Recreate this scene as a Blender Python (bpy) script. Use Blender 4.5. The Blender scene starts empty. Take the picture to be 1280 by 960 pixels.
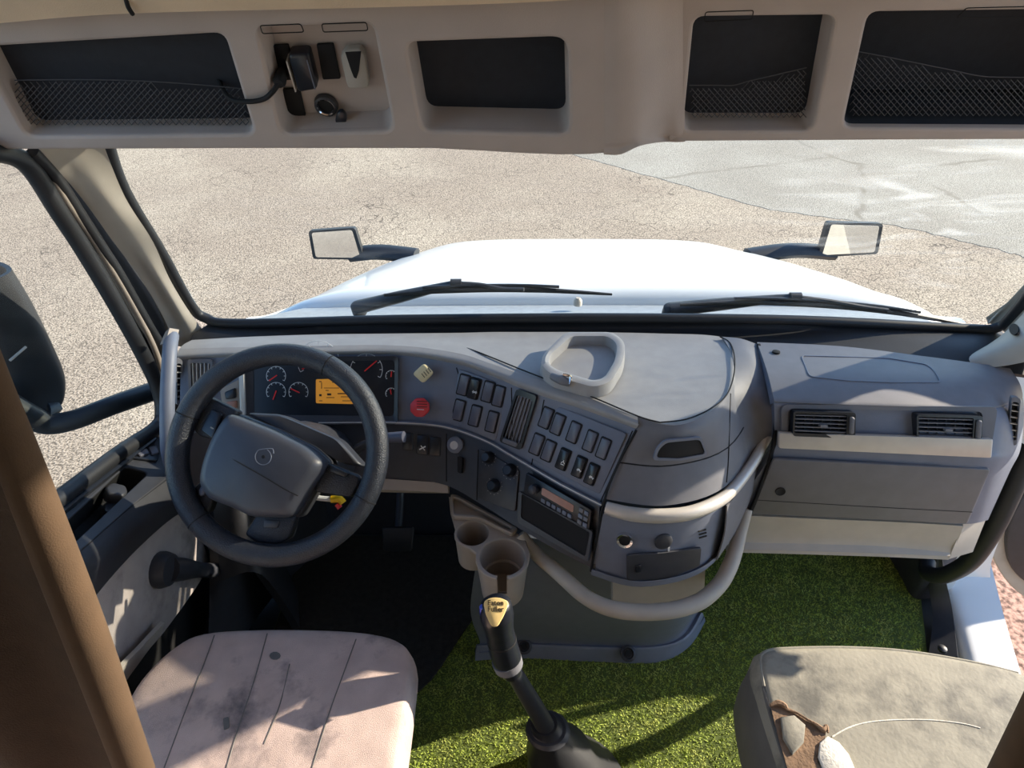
import bpy, bmesh, math, random
from mathutils import Vector, Matrix
from mathutils.bvhtree import BVHTree
random.seed(7)
S = bpy.context.scene
COL = S.collection
V = Vector
# ------------------------------------------------------------------ camera, sky, sun, exposure
# truck frame: X right, Y forward, Z up, cab floor at Z=0
CAMZ, PITCH, FPX = 1.70, math.radians(36.0), 800.0
cam_d = bpy.data.cameras.new('camera')
cam = bpy.data.objects.new('camera', cam_d); COL.objects.link(cam)
cam.location = (0, 0, CAMZ); cam.rotation_euler = (math.pi/2 - PITCH, 0, 0)
cam_d.sensor_width = 36.0; cam_d.lens = 36.0*FPX/1280.0; cam_d.clip_start = .02
S.camera = cam
SUN_AZ, SUN_EL = math.radians(19.3), math.radians(22.6)     # azimuth from +X towards +Y
w = bpy.data.worlds.new('sky'); S.world = w; w.use_nodes = True
nt = w.node_tree; nt.nodes.clear()
bg = nt.nodes.new('ShaderNodeBackground'); wo = nt.nodes.new('ShaderNodeOutputWorld')
sk = nt.nodes.new('ShaderNodeTexSky'); sk.sky_type = 'NISHITA'; sk.sun_disc = False
sk.sun_elevation = SUN_EL; sk.sun_rotation = math.pi/2 - SUN_AZ; sk.air_density = 1.0; sk.ozone_density = 4.0; sk.dust_density = .3
nt.links.new(sk.outputs[0], bg.inputs[0]); nt.links.new(bg.outputs[0], wo.inputs[0])
bg.inputs[1].default_value = 0.32
sun_d = bpy.data.lights.new('sun', 'SUN'); sun_d.energy = 10.5; sun_d.angle = math.radians(.6)
sun_d.color = (1.0, .87, .70)
sun = bpy.data.objects.new('sun', sun_d); COL.objects.link(sun)
sdir = V((math.cos(SUN_AZ)*math.cos(SUN_EL), math.sin(SUN_AZ)*math.cos(SUN_EL), math.sin(SUN_EL)))
sun.rotation_euler = sdir.to_track_quat('Z', 'Y').to_euler(); sun.location = (6, 6, 6)
S.view_settings.view_transform = 'Standard'; S.view_settings.look = 'None'
S.view_settings.gamma = 1.0; S.view_settings.use_curve_mapping = False
S.view_settings.exposure = 0.25

# ------------------------------------------------------------------ measuring helpers
CP = V((0, 0, CAMZ)); sT, cT = math.sin(PITCH), math.cos(PITCH)
def ray(px, py):
    a, b = (px-640)/FPX, (480-py)/FPX
    return V((a, cT + b*sT, -sT + b*cT))
def at(px, py, X=None, Y=None, Z=None, t=None):
    d = ray(px, py)
    if X is not None: t = X/d.x
    elif Y is not None: t = Y/d.y
    elif Z is not None: t = (Z-CAMZ)/d.z
    return CP + d*t
def pz(*l): return [at(x, y, Z=z) for x, y, z in l]
class Plane:
    def __init__(s, o, n):
        s.o = V(o); s.n = V(n).normalized()
        if s.n.dot(CP - s.o) < 0: s.n = -s.n
        u = V((1, 0, 0)) - s.n*s.n.x
        s.u = u.normalized(); s.v = s.n.cross(s.u).normalized()
    def at(s, px, py, h=0):
        d = ray(px, py); t = (s.o - CP).dot(s.n)/d.dot(s.n)
        return CP + d*t + s.n*h
    def off(s, h): return Plane(s.o + s.n*h, s.n)
    def px(s, p):
        return p
def plane3(a, b, c): return Plane(a, (b-a).cross(c-a))
def cr(pts, res, closed=False):
    pts = [V(p) for p in pts]; n = len(pts)
    if n < 3 and not closed:
        return [pts[0].lerp(pts[1], i/res) for i in range(res+1)]
    out = []
    for i in range(n if closed else n-1):
        if closed: p0, p1, p2, p3 = (pts[(i+k-1) % n] for k in range(4))
        else: p0, p1, p2, p3 = pts[max(i-1, 0)], pts[i], pts[i+1], pts[min(i+2, n-1)]
        for k in range(res):
            t = k/res
            out.append(.5*((2*p1)+(p2-p0)*t+(2*p0-5*p1+4*p2-p3)*t*t+(3*p1-p0-3*p2+p3)*t**3))
    if not closed: out.append(pts[-1])
    return out
def rp(pts, r=3, seg=4):                       # rounded polygon (2-D)
    out = []; n = len(pts)
    for i in range(n):
        a, b, c = V(pts[i-1]), V(pts[i]), V(pts[(i+1) % n])
        r1 = min(r, (a-b).length*.45); r2 = min(r, (c-b).length*.45)
        p, q = b+(a-b).normalized()*r1, b+(c-b).normalized()*r2
        for k in range(seg+1):
            t = k/seg; out.append(tuple(p*(1-t)**2 + b*2*t*(1-t) + q*t*t))
    return out

# ------------------------------------------------------------------ materials
def lin(c):
    return tuple((x/255/12.92 if x/255 <= .04045 else ((x/255+.055)/1.055)**2.4) for x in c) + (1.0,)
def mat(name, col, rough=.6, var=.12, scale=60, bump=.05, bscale=400, metal=0, spec=.5, coat=0, dirt=None, dscale=5, dlo=.5, dhi=.7):
    m = bpy.data.materials.new(name); m.use_nodes = True
    N, L = m.node_tree.nodes, m.node_tree.links; b = N['Principled BSDF']
    b.inputs['Roughness'].default_value = rough; b.inputs['Metallic'].default_value = metal
    b.inputs['Specular IOR Level'].default_value = spec; b.inputs['Coat Weight'].default_value = coat
    tc = N.new('ShaderNodeTexCoord'); nz = N.new('ShaderNodeTexNoise')
    nz.inputs['Scale'].default_value = scale; nz.inputs['Detail'].default_value = 4
    L.new(tc.outputs['Object'], nz.inputs['Vector'])
    rm = N.new('ShaderNodeValToRGB'); c = lin(col)
    rm.color_ramp.elements[0].position = .3; rm.color_ramp.elements[1].position = .7
    rm.color_ramp.elements[0].color = tuple(x*(1-var) for x in c[:3])+(1,)
    rm.color_ramp.elements[1].color = tuple(min(1, x*(1+var)) for x in c[:3])+(1,)
    L.new(nz.outputs['Fac'], rm.inputs[0]); out = rm.outputs[0]
    if dirt:
        dn = N.new('ShaderNodeTexNoise'); dn.inputs['Scale'].default_value = dscale; dn.inputs['Detail'].default_value = 8
        dn.inputs['Roughness'].default_value = .65
        L.new(tc.outputs['Object'], dn.inputs['Vector'])
        dr = N.new('ShaderNodeValToRGB'); dr.color_ramp.elements[0].position = dlo; dr.color_ramp.elements[1].position = dhi
        L.new(dn.outputs['Fac'], dr.inputs[0])
        mx = N.new('ShaderNodeMixRGB'); mx.inputs[2].default_value = lin(dirt)
        L.new(dr.outputs[0], mx.inputs[0]); L.new(out, mx.inputs[1]); out = mx.outputs[0]
    L.new(out, b.inputs['Base Color'])
    if bump:
        bz = N.new('ShaderNodeTexNoise'); bz.inputs['Scale'].default_value = bscale; bz.inputs['Detail'].default_value = 3
        L.new(tc.outputs['Object'], bz.inputs['Vector'])
        bp = N.new('ShaderNodeBump'); bp.inputs['Strength'].default_value = min(1, bump*4); bp.inputs['Distance'].default_value = .0015
        L.new(bz.outputs['Fac'], bp.inputs['Height']); L.new(bp.outputs[0], b.inputs['Normal'])
    return m
def emit(name, col, s):
    m = bpy.data.materials.new(name); m.use_nodes = True; b = m.node_tree.nodes['Principled BSDF']
    b.inputs['Base Color'].default_value = lin(col); b.inputs['Emission Color'].default_value = lin(col); b.inputs['Emission Strength'].default_value = s
    return m
def glass(name, dust=None):
    m = bpy.data.materials.new(name); m.use_nodes = True
    N, L = m.node_tree.nodes, m.node_tree.links; N.clear()
    o = N.new('ShaderNodeOutputMaterial'); tr = N.new('ShaderNodeBsdfTransparent'); tr.inputs[0].default_value = (.95, .97, .96, 1)
    gl = N.new('ShaderNodeBsdfGlossy'); gl.inputs['Roughness'].default_value = .02
    lw = N.new('ShaderNodeLayerWeight'); lw.inputs[0].default_value = .12
    mx = N.new('ShaderNodeMixShader'); mt = N.new('ShaderNodeMath'); mt.operation = 'MULTIPLY'; mt.inputs[1].default_value = .5
    L.new(lw.outputs['Fresnel'], mt.inputs[0]); L.new(mt.outputs[0], mx.inputs[0]); L.new(tr.outputs[0], mx.inputs[1]); L.new(gl.outputs[0], mx.inputs[2])
    last = mx
    if dust:
        tc = N.new('ShaderNodeTexCoord'); mp = N.new('ShaderNodeMapping'); L.new(tc.outputs['Object'], mp.inputs[0])
        mp.inputs['Rotation'].default_value = (0, math.radians(-20), 0); mp.inputs['Scale'].default_value = (2.2, 6, 15)
        nz = N.new('ShaderNodeTexNoise'); nz.inputs['Scale'].default_value = 1.6; nz.inputs['Detail'].default_value = 3; nz.inputs['Distortion'].default_value = 1.2
        L.new(mp.outputs[0], nz.inputs['Vector'])
        rm = N.new('ShaderNodeValToRGB'); rm.color_ramp.elements[0].position = .5; rm.color_ramp.elements[1].position = .75
        rm.color_ramp.elements[1].color = (.30, .30, .30, 1); L.new(nz.outputs['Fac'], rm.inputs[0])
        sp = N.new('ShaderNodeVectorMath'); sp.operation = 'DISTANCE'; sp.inputs[1].default_value = dust
        L.new(tc.outputs['Object'], sp.inputs[0])
        r2 = N.new('ShaderNodeMapRange'); r2.inputs[1].default_value = .12; r2.inputs[2].default_value = .42; r2.inputs[3].default_value = 1; r2.inputs[4].default_value = .06
        L.new(sp.outputs['Value'], r2.inputs[0])
        mu = N.new('ShaderNodeMath'); mu.operation = 'MULTIPLY'; L.new(rm.outputs[0], mu.inputs[0]); L.new(r2.outputs[0], mu.inputs[1])
        df = N.new('ShaderNodeBsdfTranslucent'); df.inputs[0].default_value = (.9, .9, .86, 1)
        m2 = N.new('ShaderNodeMixShader'); L.new(mu.outputs[0], m2.inputs[0]); L.new(mx.outputs[0], m2.inputs[1]); L.new(df.outputs[0], m2.inputs[2]); last = m2
    L.new(last.outputs[0], o.inputs[0]); return m
M = dict(
    pad=mat('grey soft dash pad', (152, 151, 150), .6, .06, 30, .06, 700),
    dark=mat('charcoal dash plastic', (108, 115, 130), .5, .06, 30, .05, 700),
    mid=mat('mid grey dash plastic', (110, 111, 116), .55, .06, 30, .05, 700),
    black=mat('black plastic', (54, 56, 62), .45, .1, 40, .03, 600),
    gloss=mat('satin black plastic', (30, 33, 40), .28, .1, 40, 0),
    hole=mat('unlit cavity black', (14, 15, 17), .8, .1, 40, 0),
    rubber=mat('black rubber', (36, 38, 42), .5, .15, 20, .03, 300),
    light=mat('light grey trim plastic', (176, 170, 160), .55, .06, 20, .04, 600),
    beige=mat('warm grey trim plastic', (158, 148, 138), .6, .07, 14, .05, 600),
    header=mat('warm grey header plastic', (180, 168, 160), .65, .06, 10, .05, 500),
    ceil=mat('beige headliner', (224, 202, 172), .8, .08, 10, .1, 500),
    silver=mat('satin silver trim', (200, 196, 188), .4, .05, 30, .02, 500, metal=.3),
    chrome=mat('bright chrome', (225, 225, 225), .12, .03, 30, 0, metal=1),
    leather=mat('black perforated leather', (40, 44, 52), .34, .15, 80, .25, 420),
    switch=mat('grey switch cap', (92, 94, 106), .35, .06, 50, .02),
    white=mat('white print', (225, 225, 222), .6, .03, 30, 0),
    paint=mat('white truck paint', (226, 229, 229), .3, .02, 6, 0, coat=.4),
    red=mat('red valve knob', (214, 60, 66), .35, .05, 60, 0),
    needle=mat('red needle', (230, 40, 40), .5, .03, 60, 0),
    yellow=mat('pale yellow valve knob', (226, 208, 160), .4, .05, 60, 0),
    amber=emit('amber lit screen', (208, 138, 44), .35),
    radioglow=mat('pinkish radio window', (170, 120, 100), .3, .1, 60, 0),
    badge=mat('cream knob badge', (226, 196, 128), .7, .08, 60, 0),
    ink=mat('dark brown print', (44, 34, 26), .6, .03, 60, 0),
    net=mat('dark grey net cord', (70, 70, 74), .7, .1, 60, 0),
    navy=mat('dark fabric lining', (36, 40, 48), .8, .12, 60, .05),
    glass=glass('clear glass'), mirror=mat('mirror glass', (235, 238, 240), .02, .01, 10, 0, metal=1),
    fabric=mat('worn pinkish grey seat cloth', (192, 172, 164), .9, .1, 25, .25, 900, dirt=(92, 88, 92), dscale=7, dlo=.52, dhi=.72),
    vinyl=mat('worn grey seat cover', (146, 142, 128), .75, .1, 14, .12, 120, dirt=(100, 98, 90), dscale=9, dlo=.48, dhi=.66),
    vinylside=mat('grey seat side', (98, 96, 92), .7, .1, 14, .08, 200),
    foam=mat('torn seat foam', (224, 220, 208), .9, .1, 60, .2, 200),
    rip=mat('brown torn backing', (128, 104, 82), .95, .25, 60, .3, 200),
    doorcloth=mat('stained door panel cloth', (168, 160, 156), .9, .08, 20, .12, 700, dirt=(88, 84, 84), dscale=6, dlo=.5, dhi=.75),
    curtain=mat('brown curtain cloth', (60, 46, 35), .95, .15, 40, .2, 800),
    turf=mat('green artificial turf', (146, 164, 62), .75, .35, 40, 0, dirt=(186, 190, 100), dscale=14, dlo=.5, dhi=.75),
    turfbase=mat('dark turf backing', (84, 98, 40), .9, .2, 40, .1),
)

# ------------------------------------------------------------------ mesh helpers
def wloc(o):
    p = V((0, 0, 0))
    while o: p += o.location; o = o.parent
    return p
def link(name, verts, faces, m, parent=None, smooth=True, kind=None, angle=40):
    o = V((0, 0, 0))
    if parent: o = wloc(parent)
    me = bpy.data.meshes.new(name)
    me.from_pydata([tuple(V(v)-o) for v in verts], [], faces); me.validate()
    bm = bmesh.new(); bm.from_mesh(me); bmesh.ops.recalc_face_normals(bm, faces=bm.faces); bm.to_mesh(me); bm.free()
    if smooth:
        for p in me.polygons: p.use_smooth = True
        try: me.set_sharp_from_angle(angle=math.radians(angle))
        except Exception: pass
    me.materials.append(m if not isinstance(m, str) else M[m])
    ob = bpy.data.objects.new(name, me); COL.objects.link(ob)
    if parent: ob.parent = parent
    if kind: ob['kind'] = kind
    return ob
def thing(name, label, cat, loc, group=None, kind=None):
    o = bpy.data.objects.new(name, None); COL.objects.link(o); o.location = V(loc); o.empty_display_size = .05
    if kind: o['kind'] = kind
    if label: o['label'] = label
    if cat: o['category'] = cat
    if group: o['group'] = group
    return o
def tag(o, label, cat, group=None):
    o['label'] = label; o['category'] = cat
    if group: o['group'] = group
    return o
class Sheet:                                   # smooth lofted skin with thickness behind it
    def __init__(s, name, rows, m, parent=None, ru=6, rv=6, th=.012, lin_v=False, kind=None, angle=40, flip=False):
        R = [cr(r, ru) for r in rows]
        cols = list(zip(*R))
        C = [([a.lerp(b, k/rv) for a, b in zip(c[:-1], c[1:]) for k in range(rv)]+[V(c[-1])]) if lin_v else cr(c, rv) for c in cols]
        G = list(zip(*C)); nr, nc = len(G), len(G[0])
        P = [V(p) for r in G for p in r]
        idx = lambda i, j: i*nc+j
        F = [(idx(i, j), idx(i, j+1), idx(i+1, j+1), idx(i+1, j)) for i in range(nr-1) for j in range(nc-1)]
        nn = []; c0 = sum(P, V((0, 0, 0)))/len(P)
        for i in range(nr):
            for j in range(nc):
                a = G[i][min(j+1, nc-1)]-G[i][max(j-1, 0)]; b = G[min(i+1, nr-1)][j]-G[max(i-1, 0)][j]
                n = a.cross(b); n = n.normalized() if n.length > 1e-9 else V((0, 0, 1)); nn.append(n)
        sg = sum(1 if n.dot(CP-p) > 0 else -1 for n, p in zip(nn, P))
        if (sg < 0) != flip: nn = [-n for n in nn]
        s.bvh = BVHTree.FromPolygons(P, F)
        k = len(P); Q = [p-n*th for p, n in zip(P, nn)]
        FF = F + [tuple(k+v for v in reversed(f)) for f in F]
        rim = [idx(0, j) for j in range(nc)]+[idx(i, nc-1) for i in range(1, nr)]+[idx(nr-1, j) for j in range(nc-2, -1, -1)]+[idx(i, 0) for i in range(nr-2, 0, -1)]
        for a, b in zip(rim, rim[1:]+rim[:1]): FF.append((a, b, k+b, k+a))
        s.ob = link(name, P+Q, FF, m, parent, kind=kind, angle=angle); s.G = G
    def hit(s, px, py):
        d = ray(px, py).normalized(); h = s.bvh.ray_cast(CP, d)
        if h[0] is None: h = s.bvh.find_nearest(CP + d*1.4)
        return h[0]
    def plane(s, px, py, r=7):
        a, b, c, d = s.hit(px-r, py), s.hit(px+r, py), s.hit(px, py-r), s.hit(px, py+r)
        return Plane(s.hit(px, py), (b-a).cross(d-c))
def prism(name, pl, poly, h0, h1, m, parent=None, bev=0.0, smooth=True, kind=None):
    """polygon measured on a plane, extruded along its normal, with a chamfered top"""
    pts = [pl.at(*p) if not isinstance(p, Vector) or len(p) == 2 else p for p in poly]
    c = sum(pts, V((0, 0, 0)))/len(pts); n = len(pts)
    r = sum((p-c).length for p in pts)/n
    k = min(.6, bev/r) if r else 0
    rings = [[p+pl.n*h0 for p in pts], [p+pl.n*(h1-bev) for p in pts]]
    if bev: rings.append([p+(c-p)*k*.35+pl.n*(h1-bev*.3) for p in pts]); rings.append([p+(c-p)*k+pl.n*h1 for p in pts])
    vs = [v for rg in rings for v in rg]; fs = [tuple(reversed(range(n)))]
    for i in range(len(rings)-1):
        for j in range(n): fs.append((i*n+j, i*n+(j+1) % n, (i+1)*n+(j+1) % n, (i+1)*n+j))
    fs.append(tuple((len(rings)-1)*n+j for j in range(n)))
    return link(name, vs, fs, m, parent, smooth, kind)
def ring(name, pl, outer, inner, h0, h1, m, parent=None, hin=None):
    O = [pl.at(*p) for p in outer]; I = [pl.at(*p) for p in inner]; n = len(O); hin = h1 if hin is None else hin
    vs = [p+pl.n*h0 for p in O]+[p+pl.n*h1 for p in O]+[p+pl.n*hin for p in I]+[p+pl.n*h0 for p in I]
    fs = [(k*n+j, k*n+(j+1) % n, ((k+1) % 4)*n+(j+1) % n, ((k+1) % 4)*n+j) for k in range(4) for j in range(n)]
    return link(name, vs, fs, m, parent, angle=30)
def tube(name, pts, r, m, parent=None, n=10, res=6, closed=False, squash=None, kind=None):
    C = cr(pts, res, closed); rr = r if isinstance(r, (list, tuple)) else [r]*len(pts)
    K = len(C); vs = []; fs = []
    def rad(i):
        f = i/(K if closed else K-1)*(len(rr)-(0 if closed else 1)); a = int(f) % len(rr); b = (a+1) % len(rr) if closed else min(a+1, len(rr)-1)
        return rr[a]+(rr[b]-rr[a])*(f-int(f))
    up = None
    for i, p in enumerate(C):
        tn = ((C[(i+1) % K]-C[i-1]) if closed else (C[min(i+1, K-1)]-C[max(i-1, 0)])).normalized()
        if up is None:
            up = squash[1] if squash else (V((0, 0, 1)) if abs(tn.z) < .9 else V((1, 0, 0)))
        if squash: up = squash[1]
        s = tn.cross(up).normalized(); u = s.cross(tn).normalized(); up = u if not squash else up
        for k in range(n):
            a = 2*math.pi*k/n
            vs.append(p+s*math.cos(a)*rad(i)+u*math.sin(a)*rad(i)*(squash[0] if squash else 1))
    for i in range(K if closed else K-1):
        for k in range(n): fs.append((i*n+k, i*n+(k+1) % n, ((i+1) % K)*n+(k+1) % n, ((i+1) % K)*n+k))
    if not closed: fs.append(tuple(reversed(range(n)))); fs.append(tuple((K-1)*n+k for k in range(n)))
    return link(name, vs, fs, m, parent, kind=kind)
def lathe(name, o, ax, prof, m, parent=None, n=24, cap=True, skip=None, squash=1):
    ax = V(ax).normalized(); u = ax.orthogonal().normalized()
    if abs(ax.z) > .9: u = V((1, 0, 0))
    w_ = ax.cross(u).normalized(); vs = []; fs = []
    for r, h in prof:
        for k in range(n):
            a = 2*math.pi*k/n; vs.append(V(o)+ax*h+u*math.cos(a)*r+w_*math.sin(a)*r*squash)
    for i in range(len(prof)-1):
        for k in range(n):
            if skip and skip(i, k, n): continue
            fs.append((i*n+k, i*n+(k+1) % n, (i+1)*n+(k+1) % n, (i+1)*n+k))
    if cap: fs.append(tuple(reversed(range(n)))); fs.append(tuple((len(prof)-1)*n+k for k in range(n)))
    return link(name, vs, fs, m, parent)
def box(name, c, size, m, parent=None, bev=.004, axes=None, kind=None):
    ax = axes or (V((1, 0, 0)), V((0, 1, 0)), V((0, 0, 1)))
    bm = bmesh.new(); bmesh.ops.create_cube(bm, size=1)
    for v in bm.verts: v.co = V((v.co.x*size[0], v.co.y*size[1], v.co.z*size[2]))
    if bev: bmesh.ops.bevel(bm, geom=list(bm.edges), offset=bev, segments=2, affect='EDGES')
    vs = [V(c)+ax[0]*v.co.x+ax[1]*v.co.y+ax[2]*v.co.z for v in bm.verts]; fs = [tuple(v.index for v in f.verts) for f in bm.faces]; bm.free()
    return link(name, vs, fs, m, parent, kind=kind)
def bar(name, pl, a, b, wd, h0, h1, m, parent=None):
    A, B = (pl.at(*a) if len(a) == 2 else V(a)), (pl.at(*b) if len(b) == 2 else V(b)); d = (B-A); L = d.length; d.normalize(); s = pl.n.cross(d)
    return box(name, (A+B)/2+pl.n*(h0+h1)/2, (L, wd, h1-h0), m, parent, bev=0, axes=(d, s, pl.n))
def circ(cx, cy, rx, ry=None, n=20, a0=0, a1=360):
    ry = ry or rx
    full = abs(a1-a0) >= 360
    return [(cx+rx*math.cos(math.radians(a0+(a1-a0)*k/(n if full else n-1))), cy+ry*math.sin(math.radians(a0+(a1-a0)*k/(n if full else n-1)))) for k in range(n)]
def text(name, s, o, u, v, size, m, parent=None, depth=.0003):
    cu = bpy.data.curves.new(name, 'FONT'); cu.body = s; cu.size = size; cu.align_x = 'CENTER'; cu.align_y = 'CENTER'; cu.extrude = depth; cu.resolution_u = 2
    t = bpy.data.objects.new(name, cu); COL.objects.link(t); bpy.context.view_layer.update()
    me = bpy.data.meshes.new_from_object(t.evaluated_get(bpy.context.evaluated_depsgraph_get()))
    bpy.data.objects.remove(t); n = V(u).cross(V(v))
    vs = [V(o)+V(u)*p.co.x+V(v)*p.co.y+n*p.co.z for p in me.vertices]; fs = [tuple(p.vertices) for p in me.polygons]
    return link(name, vs, fs, m, parent, smooth=False)
def quad(c, rt, up, wd, ht):                   # four corners in the photo's pixels
    c, rt, up = V(c), V(rt)*wd/2, V(up)*ht/2
    return [tuple(c-rt-up), tuple(c+rt-up), tuple(c+rt+up), tuple(c-rt+up)]
def lerp2(a, b, t): return (a[0]+(b[0]-a[0])*t, a[1]+(b[1]-a[1])*t)
def shrink(poly, k):
    cx = sum(p[0] for p in poly)/len(poly); cy = sum(p[1] for p in poly)/len(poly)
    return [(cx+(p[0]-cx)*k, cy+(p[1]-cy)*k) for p in poly]
def holed(name, pl, outer, holes, h0, h1, m, parent=None, bev=.006):
    """flat plate with rounded holes, as a filled 2-D curve turned into a mesh"""
    cu = bpy.data.curves.new(name, 'CURVE'); cu.dimensions = '2D'; cu.fill_mode = 'BOTH'
    cu.extrude = (h1-h0)/2-bev; cu.bevel_depth = bev; cu.bevel_resolution = 2; cu.offset = -bev
    for poly in [outer]+holes:
        sp = cu.splines.new('POLY'); sp.points.add(len(poly)-1); sp.use_cyclic_u = True
        for q, p in zip(sp.points, poly):
            d = (pl.at(*p) if len(p) == 2 else V(p))-pl.o; q.co = (d.dot(pl.u), d.dot(pl.v), 0, 1)
    t = bpy.data.objects.new(name, cu); COL.objects.link(t); bpy.context.view_layer.update()
    me = bpy.data.meshes.new_from_object(t.evaluated_get(bpy.context.evaluated_depsgraph_get()))
    bpy.data.objects.remove(t)
    vs = [pl.o+pl.u*p.co.x+pl.v*p.co.y+pl.n*(p.co.z+(h0+h1)/2) for p in me.vertices]
    return link(name, vs, [tuple(p.vertices) for p in me.polygons], m, parent, angle=30)
def vent(pl, Q, n, along, parent, fm='gloss', sm='black', rim=.14, extra=None, h=.008, slat_w=.0018):
    """air vent: frame, dark duct and one slat per blade; Q = TL,TR,BR,BL in pixels"""
    inner = shrink(Q, 1-rim)
    f = ring('air_vent', pl, rp(Q, 4, 3), rp(inner, 3, 3), -.004, h, fm, parent)
    prism('duct', pl, inner, -.004, -.001, 'hole', f)
    for i in range(n):
        t = (i+.5)/n
        a, b = (lerp2(inner[0], inner[1], t), lerp2(inner[3], inner[2], t)) if along == 'v' else (lerp2(inner[0], inner[3], t), lerp2(inner[1], inner[2], t))
        bar('slat', pl, a, b, slat_w, -.001, h-.002, sm, f)
    return f

# ================================================================== OUTSIDE: ground, road, hood
GZ = -1.25
def asphalt(name, c1, c2, crack, cscale, pscale=70, warm=None):
    m = bpy.data.materials.new(name); m.use_nodes = True
    N, L = m.node_tree.nodes, m.node_tree.links; b = N['Principled BSDF']; b.inputs['Roughness'].default_value = .9; b.inputs['Specular IOR Level'].default_value = .2
    tc = N.new('ShaderNodeTexCoord')
    def noise(sc, det=4, vec=None):
        n = N.new('ShaderNodeTexNoise'); n.inputs['Scale'].default_value = sc; n.inputs['Detail'].default_value = det; L.new(vec or tc.outputs['Object'], n.inputs['Vector']); return n
    def ramp(src, p0, p1, a, bb):
        r = N.new('ShaderNodeValToRGB'); r.color_ramp.elements[0].position = p0; r.color_ramp.elements[1].position = p1
        r.color_ramp.elements[0].color = a; r.color_ramp.elements[1].color = bb; L.new(src, r.inputs[0]); return r.outputs[0]
    def mix(f, a, bb, mode='MIX'):
        x = N.new('ShaderNodeMixRGB'); x.blend_type = mode
        for i, q in enumerate((f, a, bb)):
            if hasattr(q, 'links'): L.new(q, x.inputs[i])
            else: x.inputs[i].default_value = q
        return x.outputs[0]
    base = mix(ramp(noise(.55, 6).outputs['Fac'], .42, .62, (0, 0, 0, 1), (1, 1, 1, 1)), lin(c1), lin(c2))
    peb = ramp(noise(pscale, 5).outputs['Fac'], .38, .60, (.34, .34, .34, 1), (1.3, 1.3, 1.3, 1))
    base = mix(1.0, base, peb, 'MULTIPLY')
    vo = N.new('ShaderNodeTexVoronoi'); vo.feature = 'DISTANCE_TO_EDGE'; vo.inputs['Scale'].default_value = cscale
    wv = N.new('ShaderNodeVectorMath'); wv.operation = 'MULTIPLY_ADD'; wv.inputs[1].default_value = (.22, .22, .22)
    L.new(noise(3.5, 5).outputs['Color'], wv.inputs[0]); L.new(tc.outputs['Object'], wv.inputs[2]); L.new(wv.outputs[0], vo.inputs['Vector'])
    ck = ramp(vo.outputs['Distance'], .003, .016, (1, 1, 1, 1), (0, 0, 0, 1))
    mk = ramp(noise(.9, 3).outputs['Fac'], .44, .6, (0, 0, 0, 1), (1, 1, 1, 1))
    base = mix(mix(1.0, ck, mk, 'MULTIPLY'), base, lin(crack))
    L.new(base, b.inputs['Base Color'])
    bp = N.new('ShaderNodeBump'); bp.inputs['Strength'].default_value = .5; bp.inputs['Distance'].default_value = .01
    L.new(noise(pscale, 3).outputs['Fac'], bp.inputs['Height']); L.new(bp.outputs[0], b.inputs['Normal']); return m
m_ground = asphalt('sun bleached cracked asphalt', (172, 156, 137), (188, 173, 152), (96, 86, 76), 3.6, 75)
m_road = asphalt('pale grey concrete road', (170, 162, 148), (182, 175, 161), (140, 132, 118), .3, 90)
m_gravel = asphalt('pinkish gravel', (176, 140, 122), (190, 160, 142), (120, 96, 84), 6, 40)
def slab(name, pts, z0, z1, m, kind='structure'):
    n = len(pts); vs = [(x, y, z1) for x, y in pts]+[(x, y, z0) for x, y in pts]
    fs = [tuple(range(n)), tuple(reversed(range(n, 2*n)))]+[(i, i+n, (i+1) % n+n, (i+1) % n) for i in range(n)]
    o = link(name, vs, fs, m, None, smooth=False); o['kind'] = kind; return o
slab('ground', [(-60, -60), (60, -60), (60, 60), (-60, 60)], GZ-.3, GZ, m_ground)
edge = [at(px, py, Z=GZ) for px, py in [(560, 150), (640, 172), (730, 197), (820, 222), (900, 245), (960, 262), (1030, 272), (1110, 280), (1180, 296), (1240, 310), (1280, 322), (1400, 352), (1600, 400)]]
pts = []
for a, b in zip(edge[:-1], edge[1:]):
    for k in range(6):
        p = a.lerp(b, k/6); pts.append((p.x+random.uniform(-.03, .03), p.y+random.uniform(-.03, .03)))
pts += [(40, pts[-1][1]), (40, 55), (-10, 55)]
slab('ground', pts, GZ-.1, GZ+.004, m_road)
slab('ground', [(1.55, -3), (6, -3), (6, 2.6), (1.55, 2.6)], GZ-.1, GZ+.006, m_gravel)

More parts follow.
